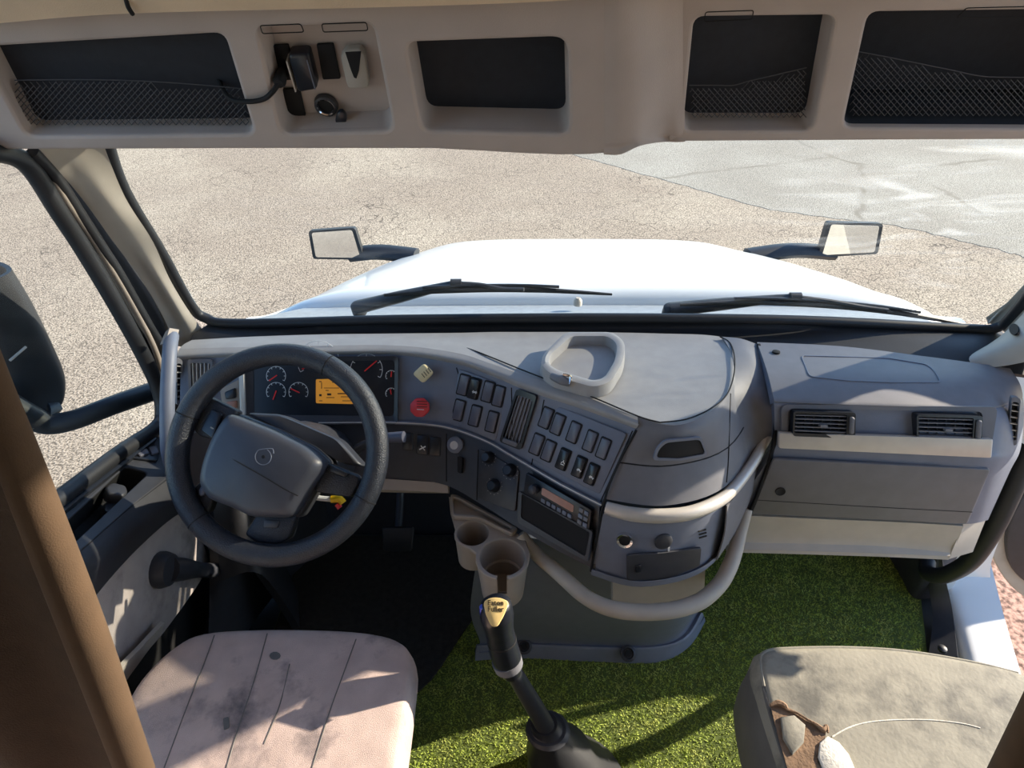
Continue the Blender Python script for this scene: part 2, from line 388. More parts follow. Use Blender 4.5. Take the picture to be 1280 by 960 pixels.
def hood():
    o = thing('truck_hood', 'long white sloping truck hood ahead of the windshield', 'hood', (.3, 2.3, .2))
    rows = []
    for Y, zc, wd, dr in [(1.665, .775, 1.02, .15), (1.69, .80, 1.02, .16), (1.78, .78, 1.0, .18), (2.0, .725, .98, .20), (2.4, .60, .97, .22), (2.75, .485, .94, .26), (2.98, .41, .90, .30), (3.12, .32, .87, .34), (3.2, .1, .80, .45), (3.22, -.3, .79, .45)]:
        cx = .277+(Y-1.65)*.045
        wd *= 1.055; zc -= .022*max(0, min(1, (Y-1.7)/1.2)); rows.append([V((cx+u*wd, Y, zc-dr*abs(u)**7.0-.015*u*u)) for u in (-1, -.96, -.9, -.8, -.65, -.45, -.2, 0, .2, .45, .65, .8, .9, .96, 1)])
    rows = [[r[0]+V((-.02, 0, -.9))]+r+[r[-1]+V((.02, 0, -.9))] for r in rows]
    Sheet('hood_shell', rows, 'paint', o, ru=3, rv=4, th=.03)
    # white cowl under the glass, its shade put into the grey colour
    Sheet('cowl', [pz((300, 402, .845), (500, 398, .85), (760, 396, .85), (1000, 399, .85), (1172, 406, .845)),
                   [V((-.60, 1.69, .76)), V((-.3, 1.71, .765)), V((.25, 1.72, .765)), V((.75, 1.71, .765)), V((1.16, 1.69, .76))]], mat('white cowl greyed for shade', (140, 148, 156), .5), o, th=.01)
    lathe('washer_nozzle', at(722, 381, Y=1.56), (0, 0, 1), [(.0, 0), (.012, 0), (.012, .014), (.006, .022), (0, .022)], 'light', o, n=12, cap=False)
    return o
hood()
def hood_mirror(Q, Y, arm, label, tilt):
    c = at(sum(p[0] for p in Q)/4, sum(p[1] for p in Q)/4, Y=Y)
    o = thing('hood_mirror', label, 'mirror', c, 'hood mirrors')
    n = V((tilt, -1, .12)); pl = Plane(c, n)
    q = rp(Q, 4, 4); k = len(q)
    pts = [pl.at(*p) for p in q]
    vs = [p+pl.n*.008 for p in pts]+[p-pl.n*.02 for p in pts]+[c+(p-c)*.72-pl.n*.07 for p in pts]
    fs = [tuple(range(k))]+[(r*k+i, r*k+(i+1) % k, (r+1)*k+(i+1) % k, (r+1)*k+i) for r in range(2) for i in range(k)]+[tuple(2*k+i for i in range(k))]
    link('housing', vs, fs, 'rubber', o)
    prism('mirror_glass', pl, rp(shrink(Q, .87), 3, 4), .008, .0095, 'mirror', o)
    tube('arm', [at(*arm[0], Y=Y+.03), at(*arm[1], Y=Y+.01), at(*arm[2], Y=Y-.02)], [.05, .05, .05], 'rubber', o, squash=(.6, V((0, 0, 1))))
hood_mirror([(386, 288), (444, 284), (456, 324), (392, 323)], 2.55, [(440, 318), (475, 315), (520, 320)], 'left black hood mirror on its stubby arm, reflecting ground', -.06)
hood_mirror([(1034, 277), (1103, 279), (1096, 317), (1021, 321)], 2.6, [(1040, 316), (990, 313), (935, 320)], 'right black hood mirror on its stubby arm, beside the road edge', .04)
def wiper(label, arm, blade, Ys):
    o = thing('windshield_wiper', label, 'wiper', at(*arm[0], Y=Ys), 'windshield wipers')
    P = [at(x, y, Y=Ys-.01*i) for i, (x, y) in enumerate(arm)]
    tube('arm', P[:3], [.024, .020, .010], 'rubber', o, squash=(.6, V((0, -.3, 1))))
    tube('arm_rod', P[2:], [.006]*(len(P)-2), 'black', o, n=8)
    lathe('pivot', P[0], (0, -.4, 1), [(.020, -.02), (.020, .006), (.010, .012)], 'rubber', o, n=14)
    lathe('joint', P[2], (1, 0, 0), [(.012, -.014), (.012, .014)], 'black', o, n=10)
    B = [at(x, y, Y=Ys-.03) for x, y in blade]
    tube('blade', B, [.004]+[.008]*(len(B)-2)+[.003], 'rubber', o, n=8)
    tube('blade_spine', [p+V((0, 0, .012)) for p in cr(B, 3)[2:-2]], .004, 'black', o, n=6, res=2)
wiper('left wiper with thick ribbed arm, lying along the windshield base before the driver', [(448, 384), (500, 371), (570, 354), (600, 356), (628, 361), (655, 362)], [(480, 369), (560, 363), (660, 362), (765, 368)], 1.50)
wiper('right wiper resting low along the passenger side of the windshield', [(838, 387), (905, 380), (994, 371), (1040, 377), (1080, 384), (1110, 388)], [(850, 381), (960, 378), (1100, 388), (1228, 410)], 1.50)
def side_mirror():
    o = thing('side_mirror', 'tall dark driver side mirror on a curved arm outside the left window', 'mirror', at(60, 525, X=-1.12))
    rows = []
    for i, ring_ in enumerate([0, 1]):
        pass
    edge_ = [(-8, 350), (20, 395), (48, 450), (63, 488), (60, 518), (42, 530)]
    R0 = [at(x, y, X=-1.12) for x, y in edge_]
    Sheet('housing', [[p+V((-.26, .03, 0)) for p in R0], [p+V((-.08, -.05, 0)) for p in R0], R0, [p+V((-.01, .07, 0)) for p in R0], [p+V((-.2, .16, 0)) for p in R0]], 'rubber', o, th=.01)
    tube('seam', [p+V((.002, -.002, 0)) for p in [at(12, 450, X=-1.13), at(32, 433, X=-1.119)]], .003, 'light', o, n=6)
    tube('arm', [at(0, 500, X=-1.16), at(40, 522, X=-1.13), at(62, 530, X=-1.11), at(95, 524, X=-1.06), at(140, 507, X=-1.0), at(200, 486, X=-.95)], [.03, .028, .026, .024, .024, .026], 'rubber', o)
side_mirror()

# ================================================================== SETTING
def WY(z): return 1.43-(z-.865)*.336          # windshield plane
def onW(px, py, off=0):
    d = ray(px, py); # Y = a - k Z
    a, k = 1.43+.865*.336, .336
    t = (a-k*CAMZ)/(d.y+k*d.z); return CP+d*t+V((0, -off, 0))
# windshield glass
g = [onW(130, 188), onW(265, 401), onW(500, 396), onW(760, 394), onW(1000, 397), onW(1246, 408)]
Wl, Wr = -.79, 1.27
wn = V((0, -1, -.336)).normalized()
def wpt(x, z): return V((x, WY(z)-.02+.02, z))
m_wind = glass('windshield glass with dusty wiper smears', dust=tuple(onW(1215, 225)))
Sheet('window_1', [[wpt(x, z)+V((0, .012, 0)) for x in (-.80, -.3, .24, .8, 1.29)] for z in (.855, 1.1, 1.45)], m_wind, th=.005, kind='structure')
# gasket
tube('trim_1', [onW(128, 170, -.008), onW(152, 238, -.008), onW(200, 318, -.008), onW(236, 382, -.008), onW(256, 399, -.006), onW(300, 402, .01), onW(500, 397, .01), onW(760, 395, .01), onW(1000, 398, .01), onW(1200, 408, .01), onW(1240, 408, .01), onW(1262, 392, .01), onW(1300, 340, .01), onW(1400, 180, .01)],
     .013, 'rubber', None, kind='structure')
# trough between gasket and dash
Sheet('trim_2', [[onW(262, 404, .0), onW(500, 400), onW(760, 398), onW(1000, 401), onW(1250, 412)],
                 pz((240, 420, .845), (500, 411, .84), (760, 410, .84), (1000, 414, .84), (1275, 440, .83)),
                 pz((236, 436, .83), (500, 424, .825), (760, 424, .825), (1000, 432, .825), (1290, 470, .81))], 'rubber', None, th=.01, kind='structure')
# left pillar
rowsP = [[at(40, 176, X=-.86), at(62, 176, X=-.845), at(90, 176, X=-.82), onW(130, 176, .006)],
         [at(100, 245, X=-.86), at(112, 245, X=-.845), at(132, 245, X=-.82), onW(158, 245, .006)],
         [at(140, 300, X=-.86), at(152, 300, X=-.845), at(170, 300, X=-.82), onW(193, 300, .008)],
         [at(177, 350, X=-.86), at(188, 350, X=-.845), at(200, 350, X=-.82), onW(217, 350, .012)],
         [at(206, 400, X=-.86), at(218, 400, X=-.845), at(230, 400, X=-.82), onW(247, 398, .012)],
         [at(218, 432, X=-.86), at(232, 434, X=-.845), at(250, 434, X=-.82), onW(275, 428, .02)]]
Sheet('trim_3', rowsP, 'light', None, th=.02, kind='structure')
# right pillar foot
sp = Sheet('trim_4', [[onW(1262, 402, .02), onW(1290, 362, .02), onW(1320, 312, .02)],
                      [at(1245, 425, X=1.22), at(1300, 375, X=1.235), at(1340, 330, X=1.25)],
                      [at(1212, 446, X=1.10), at(1310, 408, X=1.20), at(1355, 352, X=1.26)],
                      [at(1222, 462, X=1.10), at(1320, 440, X=1.21), at(1370, 375, X=1.27)]], 'light', None, th=.02, kind='structure')
pl = sp.plane(1268, 412); prism('screw_hole', pl, circ(1268, 412, 6, 7, 14), .0, .002, 'hole', sp.ob)
# door seal strips on left
seal = [(-30, 186), (14, 194), (40, 212), (72, 262), (102, 308), (140, 372), (172, 430), (196, 480), (203, 512), (196, 534), (150, 566), (76, 622), (0, 680)]
tube('trim_5', [at(x, y, X=-.885) for x, y in seal], [.018]*13, 'rubber', None, kind='structure', squash=(1.0, V((1, 0, 0))))
tube('trim_6', [at(x, y, X=-.87) for x, y in [(40, 190), (70, 222), (100, 268), (126, 308), (150, 345), (184, 405), (204, 440), (214, 480)]], .012, 'rubber', None, kind='structure')
tube('trim_7', [at(x, y, X=-.872) for x, y in [(54, 200), (84, 252), (118, 302), (150, 354), (182, 412), (200, 455), (208, 500)]], .007, 'beige', None, kind='structure')
Sheet('trim_12', [[at(x, y, X=-.90) for x, y in [(20, 196), (70, 256), (104, 308), (142, 372), (176, 432), (198, 480), (206, 520)]],
                  [at(x, y, X=-.875) for x, y in [(66, 180), (112, 245), (148, 300), (182, 350), (208, 400), (222, 440), (226, 520)]]], 'rubber', None, th=.01, kind='structure')
def PD_(z): return .046+max(0, z-1.16)*.2+max(0, 1.12-z)*1.5            # unseen right pillar, depth shaped for its shadow on dash and seat
Sheet('trim_13', [[V((x, WY(z)+dy-(PD_(z) if k > 1 else .0), z)) for z in (.84, 1.0, 1.12, 1.22, 1.32, 1.46)] for k, (x, dy) in enumerate(((1.25, .015), (1.27, -.04), (1.30, .0), (1.34, .0)))], 'light', None, th=.02, kind='structure')
yz = [(1.44, 0), (1.212, 0), (1.212, .33), (1.305, .60), (1.34, .80), (1.44, .80)]  # hinge post added to block the sun, rear edge shaped by its shadow
link('wall_right', [(x, y, z) for x in (1.26, 1.34) for y, z in yz], [tuple(range(6)), tuple(range(11, 5, -1))]+[(i, i+6, (i+1) % 6+6, (i+1) % 6) for i in range(6)], 'paint', None, smooth=False, kind='structure')
# left side glass
LP = [at(x, y, X=-.905) for x, y in [(190, 538), (203, 505), (196, 475), (172, 428), (140, 370), (100, 303), (70, 258), (36, 208), (10, 196)]]
LP = [(p.y, p.z) for p in LP]+[(.30, LP[-1].z+.02), (.30, .74)]
link('window_2', [(-.905, y, z) for y, z in LP]+[(-.91, y, z) for y, z in LP], [tuple(range(len(LP))), tuple(reversed(range(len(LP), 2*len(LP))))], 'glass', None, smooth=False, kind='structure')
# side walls outside skin, behind the doors (cab body)
box('wall_left', (-1.0, -1.0, .9), (.12, 2.4, 3.4), 'paint', None, .02, kind='structure')
box('wall_right', (1.42, -1.1, .9), (.12, 2.4, 3.4), 'paint', None, .02, kind='structure')
box('wall_back', (.2, -2.1, .9), (2.3, .08, 3.4), 'paint', None, .02, kind='structure')
box('wall_front', (.2, 1.50, .38), (2.2, .05, .80), 'black', None, .01, kind='structure')
box('floor', (.2, -.4, -.06), (2.3, 3.9, .10), 'rubber', None, .01, kind='structure')
# ceiling: beige lining behind the header, rising and running back
Sheet('ceiling', [[at(-60, 34, Y=1.0), at(0, 29, Y=1.0), at(160, 17, Y=1.0), at(480, 9, Y=1.0), at(700, 1, Y=1.0), at(900, -14, Y=1.0), at(1340, -30, Y=1.02)],
                  [V((x, .93, z)) for x, z in ((-.95, 1.66), (-.8, 1.67), (-.6, 1.69), (-.2, 1.70), (.1, 1.71), (.4, 1.72), (1.1, 1.73))],
                  [V((x, .85, 1.95)) for x in (-.95, -.8, -.6, -.2, .1, .4, 1.1)],
                  [V((x, .6, 2.15)) for x in (-.95, -.8, -.6, -.2, .1, .4, 1.3)],
                  [V((x, -2.0, 2.2)) for x in (-1, -.8, -.6, -.2, .1, .4, 1.4)]], 'ceil', None, th=.03, kind='structure')

Sheet('ceiling', [[V((x, 1.34, 1.47)) for x in (-1, 0, 1.4)], [V((x, 1.16, 1.64)) for x in (-1, 0, 1.4)], [V((x, .96, 1.76)) for x in (-1, 0, 1.4)]], 'ceil', None, th=.03, kind='structure')
tube('seam', [at(156, -8, Y=.985), at(160, 8, Y=.985), at(166, 18, Y=.992)], .003, 'hole', bpy.data.objects['ceiling'], n=6)
# ---- left door
d1 = thing('door_1', None, None, (-.86, .9, .3), kind='structure')
lp = plane3(at(190, 541, X=-.895), at(70, 630, X=-.895), at(158, 640, X=-.80))
pk = rp([(157, 583), (186, 591), (112, 660), (62, 706), (30, 700), (84, 651)], 6)
holed('ledge', lp, [(206, 531), (130, 584), (60, 637), (-10, 690), (-10, 790), (97, 692), (158, 638), (224, 586), (222, 560)], [pk], -.012, .0, 'black', d1, .003)
pkp = [lp.at(*p) for p in pk]; cc = sum(pkp, V((0, 0, 0)))/len(pkp); pn = len(pkp); pb_ = [cc+(p-cc)*.9-lp.n*.06 for p in pkp]
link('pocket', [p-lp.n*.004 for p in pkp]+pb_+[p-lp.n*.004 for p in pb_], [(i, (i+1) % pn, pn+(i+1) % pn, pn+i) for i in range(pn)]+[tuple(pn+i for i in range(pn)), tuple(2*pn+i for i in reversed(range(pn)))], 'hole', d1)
dk = Sheet('upper_panel', [[at(x, y, X=-.80)-lp.n*.004 for x, y in [(224, 585), (205, 598), (158, 638), (97, 692), (0, 780)]],
                  [at(x, y, X=-.785) for x, y in [(234, 612), (215, 624), (168, 664), (105, 722), (20, 820)]],
                  [at(x, y, X=-.805) for x, y in [(242, 634), (215, 648), (170, 688), (119, 746), (60, 830)]]], 'black', d1, th=.03)
dc = Sheet('cloth_panel', [[at(x, y, X=-.815) for x, y in [(238, 632), (212, 646), (165, 686), (115, 744), (50, 830)]],
                  [at(x, y, X=-.815) for x, y in [(252, 672), (230, 690), (190, 730), (140, 790), (80, 880)]],
                  [at(x, y, X=-.825) for x, y in [(262, 706), (244, 736), (205, 790), (160, 846), (130, 930)]]], 'doorcloth', d1, th=.03)
Sheet('map_pocket', [[at(x, y, X=-.79) for x, y in [(206, 778), (180, 806), (140, 850), (120, 900)]],
                     [at(x, y, X=-.80) for x, y in [(202, 792), (176, 826), (150, 866), (130, 930)]]], 'light', d1, th=.01)
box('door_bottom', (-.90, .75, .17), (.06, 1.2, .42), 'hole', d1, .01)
hn = prism('door_handle', lp, rp([(131, 609), (140, 604), (157, 608), (160, 616), (154, 622), (134, 618)], 4), -.02, .004, 'black', d1, bev=.005)
prism('handle_stem', lp, rp([(138, 616), (154, 620), (148, 634), (134, 630)], 3), -.055, -.018, 'gloss', hn)
pl = lp.off(.001)
sw = prism('switch_base', pl, rp([(170, 566), (192, 556), (200, 566), (196, 578), (162, 574)], 3), .0, .005, 'gloss', d1, bev=.001)
for q in ([(168, 569), (181, 563), (186, 570), (174, 574)], [(184, 563), (194, 560), (198, 569), (189, 572)]):
    prism('window_switch', pl, rp(q, 2), .005, .010, 'switch', sw, bev=.002)
for a, b, r in (((182, 548), (74, 632), .007), ((190, 556), (82, 640), .004)):
    pass
Sheet('sill_strip', [[at(x, y, X=-.897) for x, y in [(184, 534), (130, 574), (70, 620), (0, 676)]], [at(x, y, X=-.865) for x, y in [(196, 548), (138, 594), (74, 644), (0, 706)]]], 'gloss', d1, th=.012)
pl = lp; prism('lock_slot', pl, rp([(78, 640), (94, 628), (97, 631), (81, 643)], 2), .0, .001, 'hole', d1)
pl = dc.plane(205, 712)
kb = lathe('crank_base', pl.at(198, 712), pl.n, [(.040, -.005), (.042, .012), (.036, .03), (.0, .034)], 'black', d1, n=20, cap=False)
tube('crank_grip', [pl.at(200, 712, .02), pl.at(214, 711, .03), pl.at(232, 712, .034), pl.at(250, 713, .036)], [.030, .027, .018, .020], 'black', d1)
# kick panel, dark footwell side and firewall cover
Sheet('wall_left', [[at(262, 640, X=-.80), at(300, 620, X=-.78), V((-.6, 1.44, .55))], [at(262, 730, X=-.80), at(300, 700, X=-.72), V((-.6, 1.44, .3))], [V((-.82, .9, .01)), V((-.74, 1.2, .01)), V((-.6, 1.44, .01))]], 'black', None, th=.03, kind='structure')
Sheet('trim_8', [[V((-.78, 1.18, .5)), V((-.76, 1.05, .3))], [V((-.70, 1.2, .5)), V((-.66, 1.07, .3))], [V((-.66, 1.22, .0)), V((-.62, 1.1, .0))]], 'rubber', None, th=.02, kind='structure')

# ---- right side: sill, kick panel, open door
Sheet('trim_9', [[at(1166, 715, Z=.02), at(1184, 770, Z=.02), at(1200, 830, Z=.02), at(1212, 900, Z=.02)],
                 [at(1184, 700, Z=.05), at(1206, 770, Z=.05), at(1222, 830, Z=.05), at(1240, 900, Z=.05)],
                 [at(1238, 702, Z=.045), at(1255, 770, Z=.045), at(1275, 838, Z=.045), at(1294, 900, Z=.045)]], 'paint', None, th=.02, kind='structure')
Sheet('trim_10', [[at(1190, 665, Z=.35), at(1178, 700, Z=.20), at(1190, 760, Z=.06), at(1197, 820, Z=.05)],
                  [at(1160, 690, Z=.20), at(1158, 720, Z=.10), at(1166, 770, Z=.03), at(1160, 822, Z=.02)]], 'black', None, th=.02, kind='structure')
Sheet('trim_14', [[V((1.235, 1.5, z)), V((1.235, 1.30, z)), V((1.235, 1.21, z)), V((1.29, 1.205, z))] for z in (.31, .2, .1, .01)], 'black', None, th=.008, kind='structure', lin_v=True)
kp = Plane(at(1178, 812, Z=.05), V((-.3, 0, 1)))
lathe('bolt', kp.at(1178, 812), kp.n, [(.012, -.002), (.012, .008), (.006, .012)], 'rubber', bpy.data.objects['trim_10'], n=12)
# inner A-post below the dash end
post = Sheet('trim_11', [[at(1252, 560, Y=1.26), at(1285, 560, Y=1.26)], [at(1232, 640, Y=1.215), at(1262, 640, Y=1.22)], [at(1205, 690, Y=1.208), at(1240, 700, Y=1.215)], [at(1185, 720, Y=1.208), at(1238, 722, Y=1.215)]], 'paint', None, th=.015, kind='structure')
for py, px in ((644, 1229), (668, 1220)):
    pl = post.plane(px, py, 4); prism('bracket', pl, rp([(px-6, py-8), (px+6, py-10), (px+4, py+8), (px-8, py+8)], 2), .0, .02, 'silver', post.ob, bev=.004)
    prism('bolt_hole', pl, circ(px+1, py+2, 3, 3, 10), .02, .021, 'hole', post.ob)
d2 = thing('door_2', None, None, (1.4, 1.22, 0), kind='structure')
dp = Plane((1.62, 1.46, .2), (-.2, -1, .05))
prism('door_shell', dp, rp([(1232, 640), (1250, 560), (1262, 480), (1560, 480), (1560, 800), (1330, 780), (1262, 735), (1238, 695)], 22), -.05, .0, 'light', d2, bev=.008)
prism('door_pad', dp, rp([(1254, 672), (1262, 640), (1284, 600), (1540, 600), (1540, 770), (1330, 752), (1276, 722), (1258, 702)], 14), .0, .02, 'black', d2, bev=.006)
gh = tube('grab_handle', [at(1160, 702, X=1.19), at(1160, 716, X=1.17), at(1180, 719, X=1.17), at(1212, 702, X=1.18), at(1240, 664, X=1.185), at(1262, 620, X=1.19), at(1290, 555, X=1.2)], [.020, .022, .022, .022, .022, .022, .022], 'rubber', n=14)
tag(gh, 'bent black tube grab handle beside the open passenger door, under the dash end', 'handle')
gl = thing('grab_handle', 'upright dark grey grab handle at the left end of the dashboard', 'handle', at(212, 560, X=-.80))
tube('grip', [at(216, 420, X=-.80), at(213, 432, X=-.785), at(211, 460, X=-.775), at(209, 510, X=-.77), at(210, 560, X=-.775), at(214, 585, X=-.79)], [.014, .016, .016, .016, .016, .014], 'dark', gl)
Sheet('end_cap', [[at(212, 410, X=-.80), at(224, 412, X=-.79)], [at(207, 428, X=-.79), at(220, 430, X=-.785)]], 'beige', gl, th=.015)

# ================================================================== FLOOR TURF
tf = thing('turf_mat', 'bright green artificial grass mat covering the cab floor', 'mat', (.2, 1.0, 0))
RB = lambda y: 1.185+max(0, y-1.03)*.42
bk = [(-.70, .0), (1.18, .0), (1.185, 1.03), (RB(1.45), 1.45), (-.70, 1.45)]
link('backing', [(x, y, .008) for x, y in bk]+[(x, y, .0) for x, y in bk], [(0, 1, 2, 3, 4), (9, 8, 7, 6, 5)]+[(i, i+5, (i+1) % 5+5, (i+1) % 5) for i in range(5)], 'turfbase', tf, smooth=False)
vs, fs = [], []
for i in range(190000):
    x, y = random.uniform(-.68, 1.34), random.uniform(.02, 1.43)
    if x > RB(y)-.01: continue
    if y < .30 or (y < .45 and random.random() < .5): continue
    a = random.uniform(0, 6.283); h = random.uniform(.003, .007); l = .008
    dx, dy = math.cos(a)*.0017, math.sin(a)*.0017; b = random.uniform(0, 6.283)
    k = len(vs); vs += [(x-dx, y-dy, .007), (x+dx, y+dy, .007), (x+math.cos(b)*l, y+math.sin(b)*l, .007+h)]; fs.append((k, k+1, k+2))
me = bpy.data.meshes.new('pile'); o0 = wloc(tf); me.from_pydata([(a-o0.x, b-o0.y, c-o0.z) for a, b, c in vs], [], fs); me.materials.append(M['turf'])
pile = bpy.data.objects.new('pile', me); COL.objects.link(pile); pile.parent = tf; pile['kind'] = 'stuff'

mo = [(-.66, .50), (-.42, .50)]+[(p.x, p.y) for p in cr([at(x, y, Z=.016) for x, y in ((500, 880), (538, 850), (572, 800), (600, 760), (622, 730), (632, 700))], 4)]+[(.02, 1.445), (-.695, 1.445), (-.695, 1.1)]  # dark sheet added over the turf for the deep shade of the footwell
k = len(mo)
fm = link('shade_sheet', [V((x, y, z)) for z in (.018, .010) for x, y in mo], [tuple(range(k)), tuple(range(2*k-1, k-1, -1))]+[(i, i+k, (i+1) % k+k, (i+1) % k) for i in range(k)], mat('black brown shade sheet', (44, 41, 36), .95, .3, 60, .3, 300), None, smooth=False)
tag(fm, 'dark sheet over the turf for deep shade under the pedals and driver seat front', 'mat')
# ================================================================== DASHBOARD
D = thing('dashboard', 'wide wrap-around charcoal and grey dashboard below the windshield', 'dashboard', (.2, 1.2, .5))
TOP = pz((226, 450, .865), (300, 446, .865), (400, 444, .865), (498, 444, .865), (570, 455, .865), (612, 469, .865), (660, 489, .865), (735, 514, .865), (795, 536, .865))
BOT = pz((224, 545, .72), (300, 532, .725), (400, 528, .73), (498, 528, .73), (556, 533, .725), (604, 549, .72), (640, 569, .718), (700, 604, .715), (751, 630, .715))
fas = Sheet('fascia', [TOP, [a.lerp(b, .5) for a, b in zip(TOP, BOT)], BOT], 'dark', D, th=.02, lin_v=True)
LIP = pz((224, 436, .882), (300, 434, .884), (400, 432, .885), (498, 432, .885), (570, 441, .885), (612, 454, .885), (660, 471, .886), (735, 497, .886), (797, 521, .886))
REAR = pz((240, 425, .865), (310, 421, .862), (400, 418, .862), (480, 417, .862), (575, 416, .862), (616, 415, .862), (660, 415, .862), (720, 415, .862), (790, 416, .862))
Sheet('dash_lip', [TOP, [a.lerp(b, .5)+V((0, -.012, .004)) for a, b in zip(TOP, LIP)], LIP], 'pad', D, th=.015)
# nose rings
RT = pz((797, 521, .886), (850, 531, .886), (897, 508, .886), (914, 478, .885), (916, 440, .88))
R1 = pz((795, 536, .865), (850, 546, .865), (900, 522, .865), (922, 482, .862), (930, 440, .862))
R2 = pz((772, 578, .80), (838, 582, .80), (909, 560, .80), (941, 505, .80), (948, 445, .80))
R3 = pz((757, 624, .735), (832, 632, .735), (907, 608, .735), (954, 545, .735), (962, 480, .735))
R4 = pz((754, 642, .71), (832, 652, .71), (906, 628, .71), (950, 570, .71), (968, 500, .71))
R5 = pz((740, 712, .565), (802, 727, .56), (880, 706, .56), (922, 645, .57), (948, 590, .58))
def blend(a, b, t): return [p.lerp(q, t) for p, q in zip(a, b)]
lid = [V(p) for p in RT]
REAR2 = pz((790, 416, .862), (830, 417, .862), (872, 418, .862), (895, 420, .862), (905, 422, .862))
LT, RR = LIP+RT[1:], REAR+REAR2[1:]
top = Sheet('dash_pad', [LT, [a.lerp(b, .4)+V((0, 0, .003)) for a, b in zip(LT, RR)], RR], 'pad', D, th=.015)
n1 = Sheet('nose_upper', [[p+V((0, 0, .0)) for p in RT], [p+V((0, -.004, .0)) for p in R1], R2], 'mid', D, th=.02)
n2 = Sheet('nose_middle', [blend(R2, R3, .02), blend(R2, R3, .5), R3], 'mid', D, th=.02)
n3 = Sheet('nose_lower', [R4, blend(R4, R5, .5), R5], 'dark', D, th=.02)
Sheet('nose_under', [R5, [p+V((0, .02, -.002)) for p in R5], [p+V((0, .2, .0)) for p in R5]], 'dark', D, th=.01)
def seam(pts, r=.0016, m='hole', par=D): return tube('seam', pts, r, m, par, n=6, res=5)
seam(R2)
seam(pz((900, 421, .872), (912, 428, .876), (918, 445, .886), (917, 470, .889), (908, 494, .889), (888, 511, .889), (858, 524, .889), (825, 528, .889)))
dpS = pz((568, 425, .868), (572, 431, .875), (600, 441, .884), (662, 466, .889), (735, 494, .889), (797, 520, .889), (825, 528, .889))
seam(dpS)
seam([n1.hit(913, 492), n1.hit(912, 520), n1.hit(911, 556), n2.hit(910, 580), n2.hit(908, 603)])
seam([V(TOP[-1])+V((0, -.004, 0)), n1.hit(772, 577)+V((-.002, -.004, 0)), V(R3[0])+V((-.003, -.004, 0)), V(R5[0])+V((-.003, -.004, 0))], .003)
pl = n1.plane(850, 560); prism('pull_slot', pl, rp([(832, 552), (874, 548), (881, 566), (848, 572), (819, 571), (823, 560)], 5), .0, .002, 'hole', D, bev=.0005)
ring('slot_rim', pl, rp([(830, 549), (876, 545), (884, 568), (848, 575), (815, 574), (820, 559)], 5), rp([(832, 552), (874, 548), (881, 566), (848, 572), (819, 571), (823, 560)], 5), 0, .004, 'dark', D)
# light arm band round the nose
band = tube('trim_band', [p+V((0, -.004, 0)) for p in pz((757, 633, .722), (790, 641, .722), (832, 643, .722), (870, 637, .722), (907, 618, .722), (935, 585, .735), (952, 556, .752), (962, 538, .775), (975, 528, .80))], [.013, .0145, .0145, .014, .013, .012, .011, .011, .010], 'silver', D, squash=(1.1, V((0, 0, 1))))
# shoulder right of nose
sh = Sheet('nose_shoulder', [pz((903, 421, .872), (925, 423, .874), (946, 430, .865)), pz((917, 450, .882), (940, 452, .874), (958, 468, .855)),
                        pz((915, 492, .868), (940, 492, .852), (966, 510, .835)), pz((911, 540, .815), (938, 530, .80), (969, 532, .80)), pz((907, 604, .737), (940, 568, .742), (966, 546, .77))], 'mid', D, th=.015)
pl = sh.plane(938, 500, 5)
seam([sh.hit(945, 432)+V((.006, 0, .002)), sh.hit(956, 465)+V((.006, -.002, 0)), sh.hit(964, 508)+V((.008, -.004, 0)), at(966, 560, Y=1.05), at(950, 610, Y=1.03), at(936, 645, Y=1.02)], .005)
# lower side cover + loop handle
Sheet('side_cover', [[p+V((.002, -.006, 0)) for p in r] for r in (pz((907, 630, .71), (928, 603, .71), (950, 572, .71)), pz((904, 665, .64), (924, 638, .64), (944, 605, .64)), pz((894, 698, .565), (922, 655, .565), (944, 610, .575)))], 'mid', D, th=.003)
lh = tube('loop_handle', pz((650, 668, .56), (668, 690, .53), (700, 718, .52), (735, 748, .505), (775, 763, .50), (830, 764, .50), (872, 753, .50), (898, 732, .505), (911, 710, .52), (919, 688, .535), (926, 662, .56), (934, 636, .60)), [.014, .016, .017, .017, .018, .018, .018, .018, .018, .017, .015, .012], 'light', D, n=14)
Sheet('lower_box', [[at(x, y, Y=.925) for x, y in ((766, 700), (820, 700), (882, 700))], [at(x, y, Y=.915) for x, y in ((766, 760), (820, 764), (880, 748))]], 'light', D, th=.03)
# lower fascia
LB = pz((226, 610, .60), (300, 602, .60), (400, 600, .61), (498, 600, .61), (556, 606, .61), (604, 632, .605), (640, 655, .60), (700, 690, .585), (744, 712, .57))
BOT2 = [p+V((0, .012, -.004)) for p in BOT]
lf = Sheet('lower_fascia', [BOT2, blend(BOT2, LB, .5), LB], 'black', D, th=.02, lin_v=True)
Sheet('knee_panel', [pz((300, 600, .62), (400, 598, .62), (470, 598, .615), (560, 604, .61)), pz((300, 616, .60), (400, 612, .60), (470, 612, .60), (560, 616, .595))], 'beige', D, th=.03)
tube('ledge_trim', [p+V((0, -.006, .004)) for p in BOT[2:]], .0045, 'dark', D, n=8)
tube('ledge_line', [p+V((0, -.010, .007)) for p in BOT[2:]], .0016, 'silver', D, n=6)
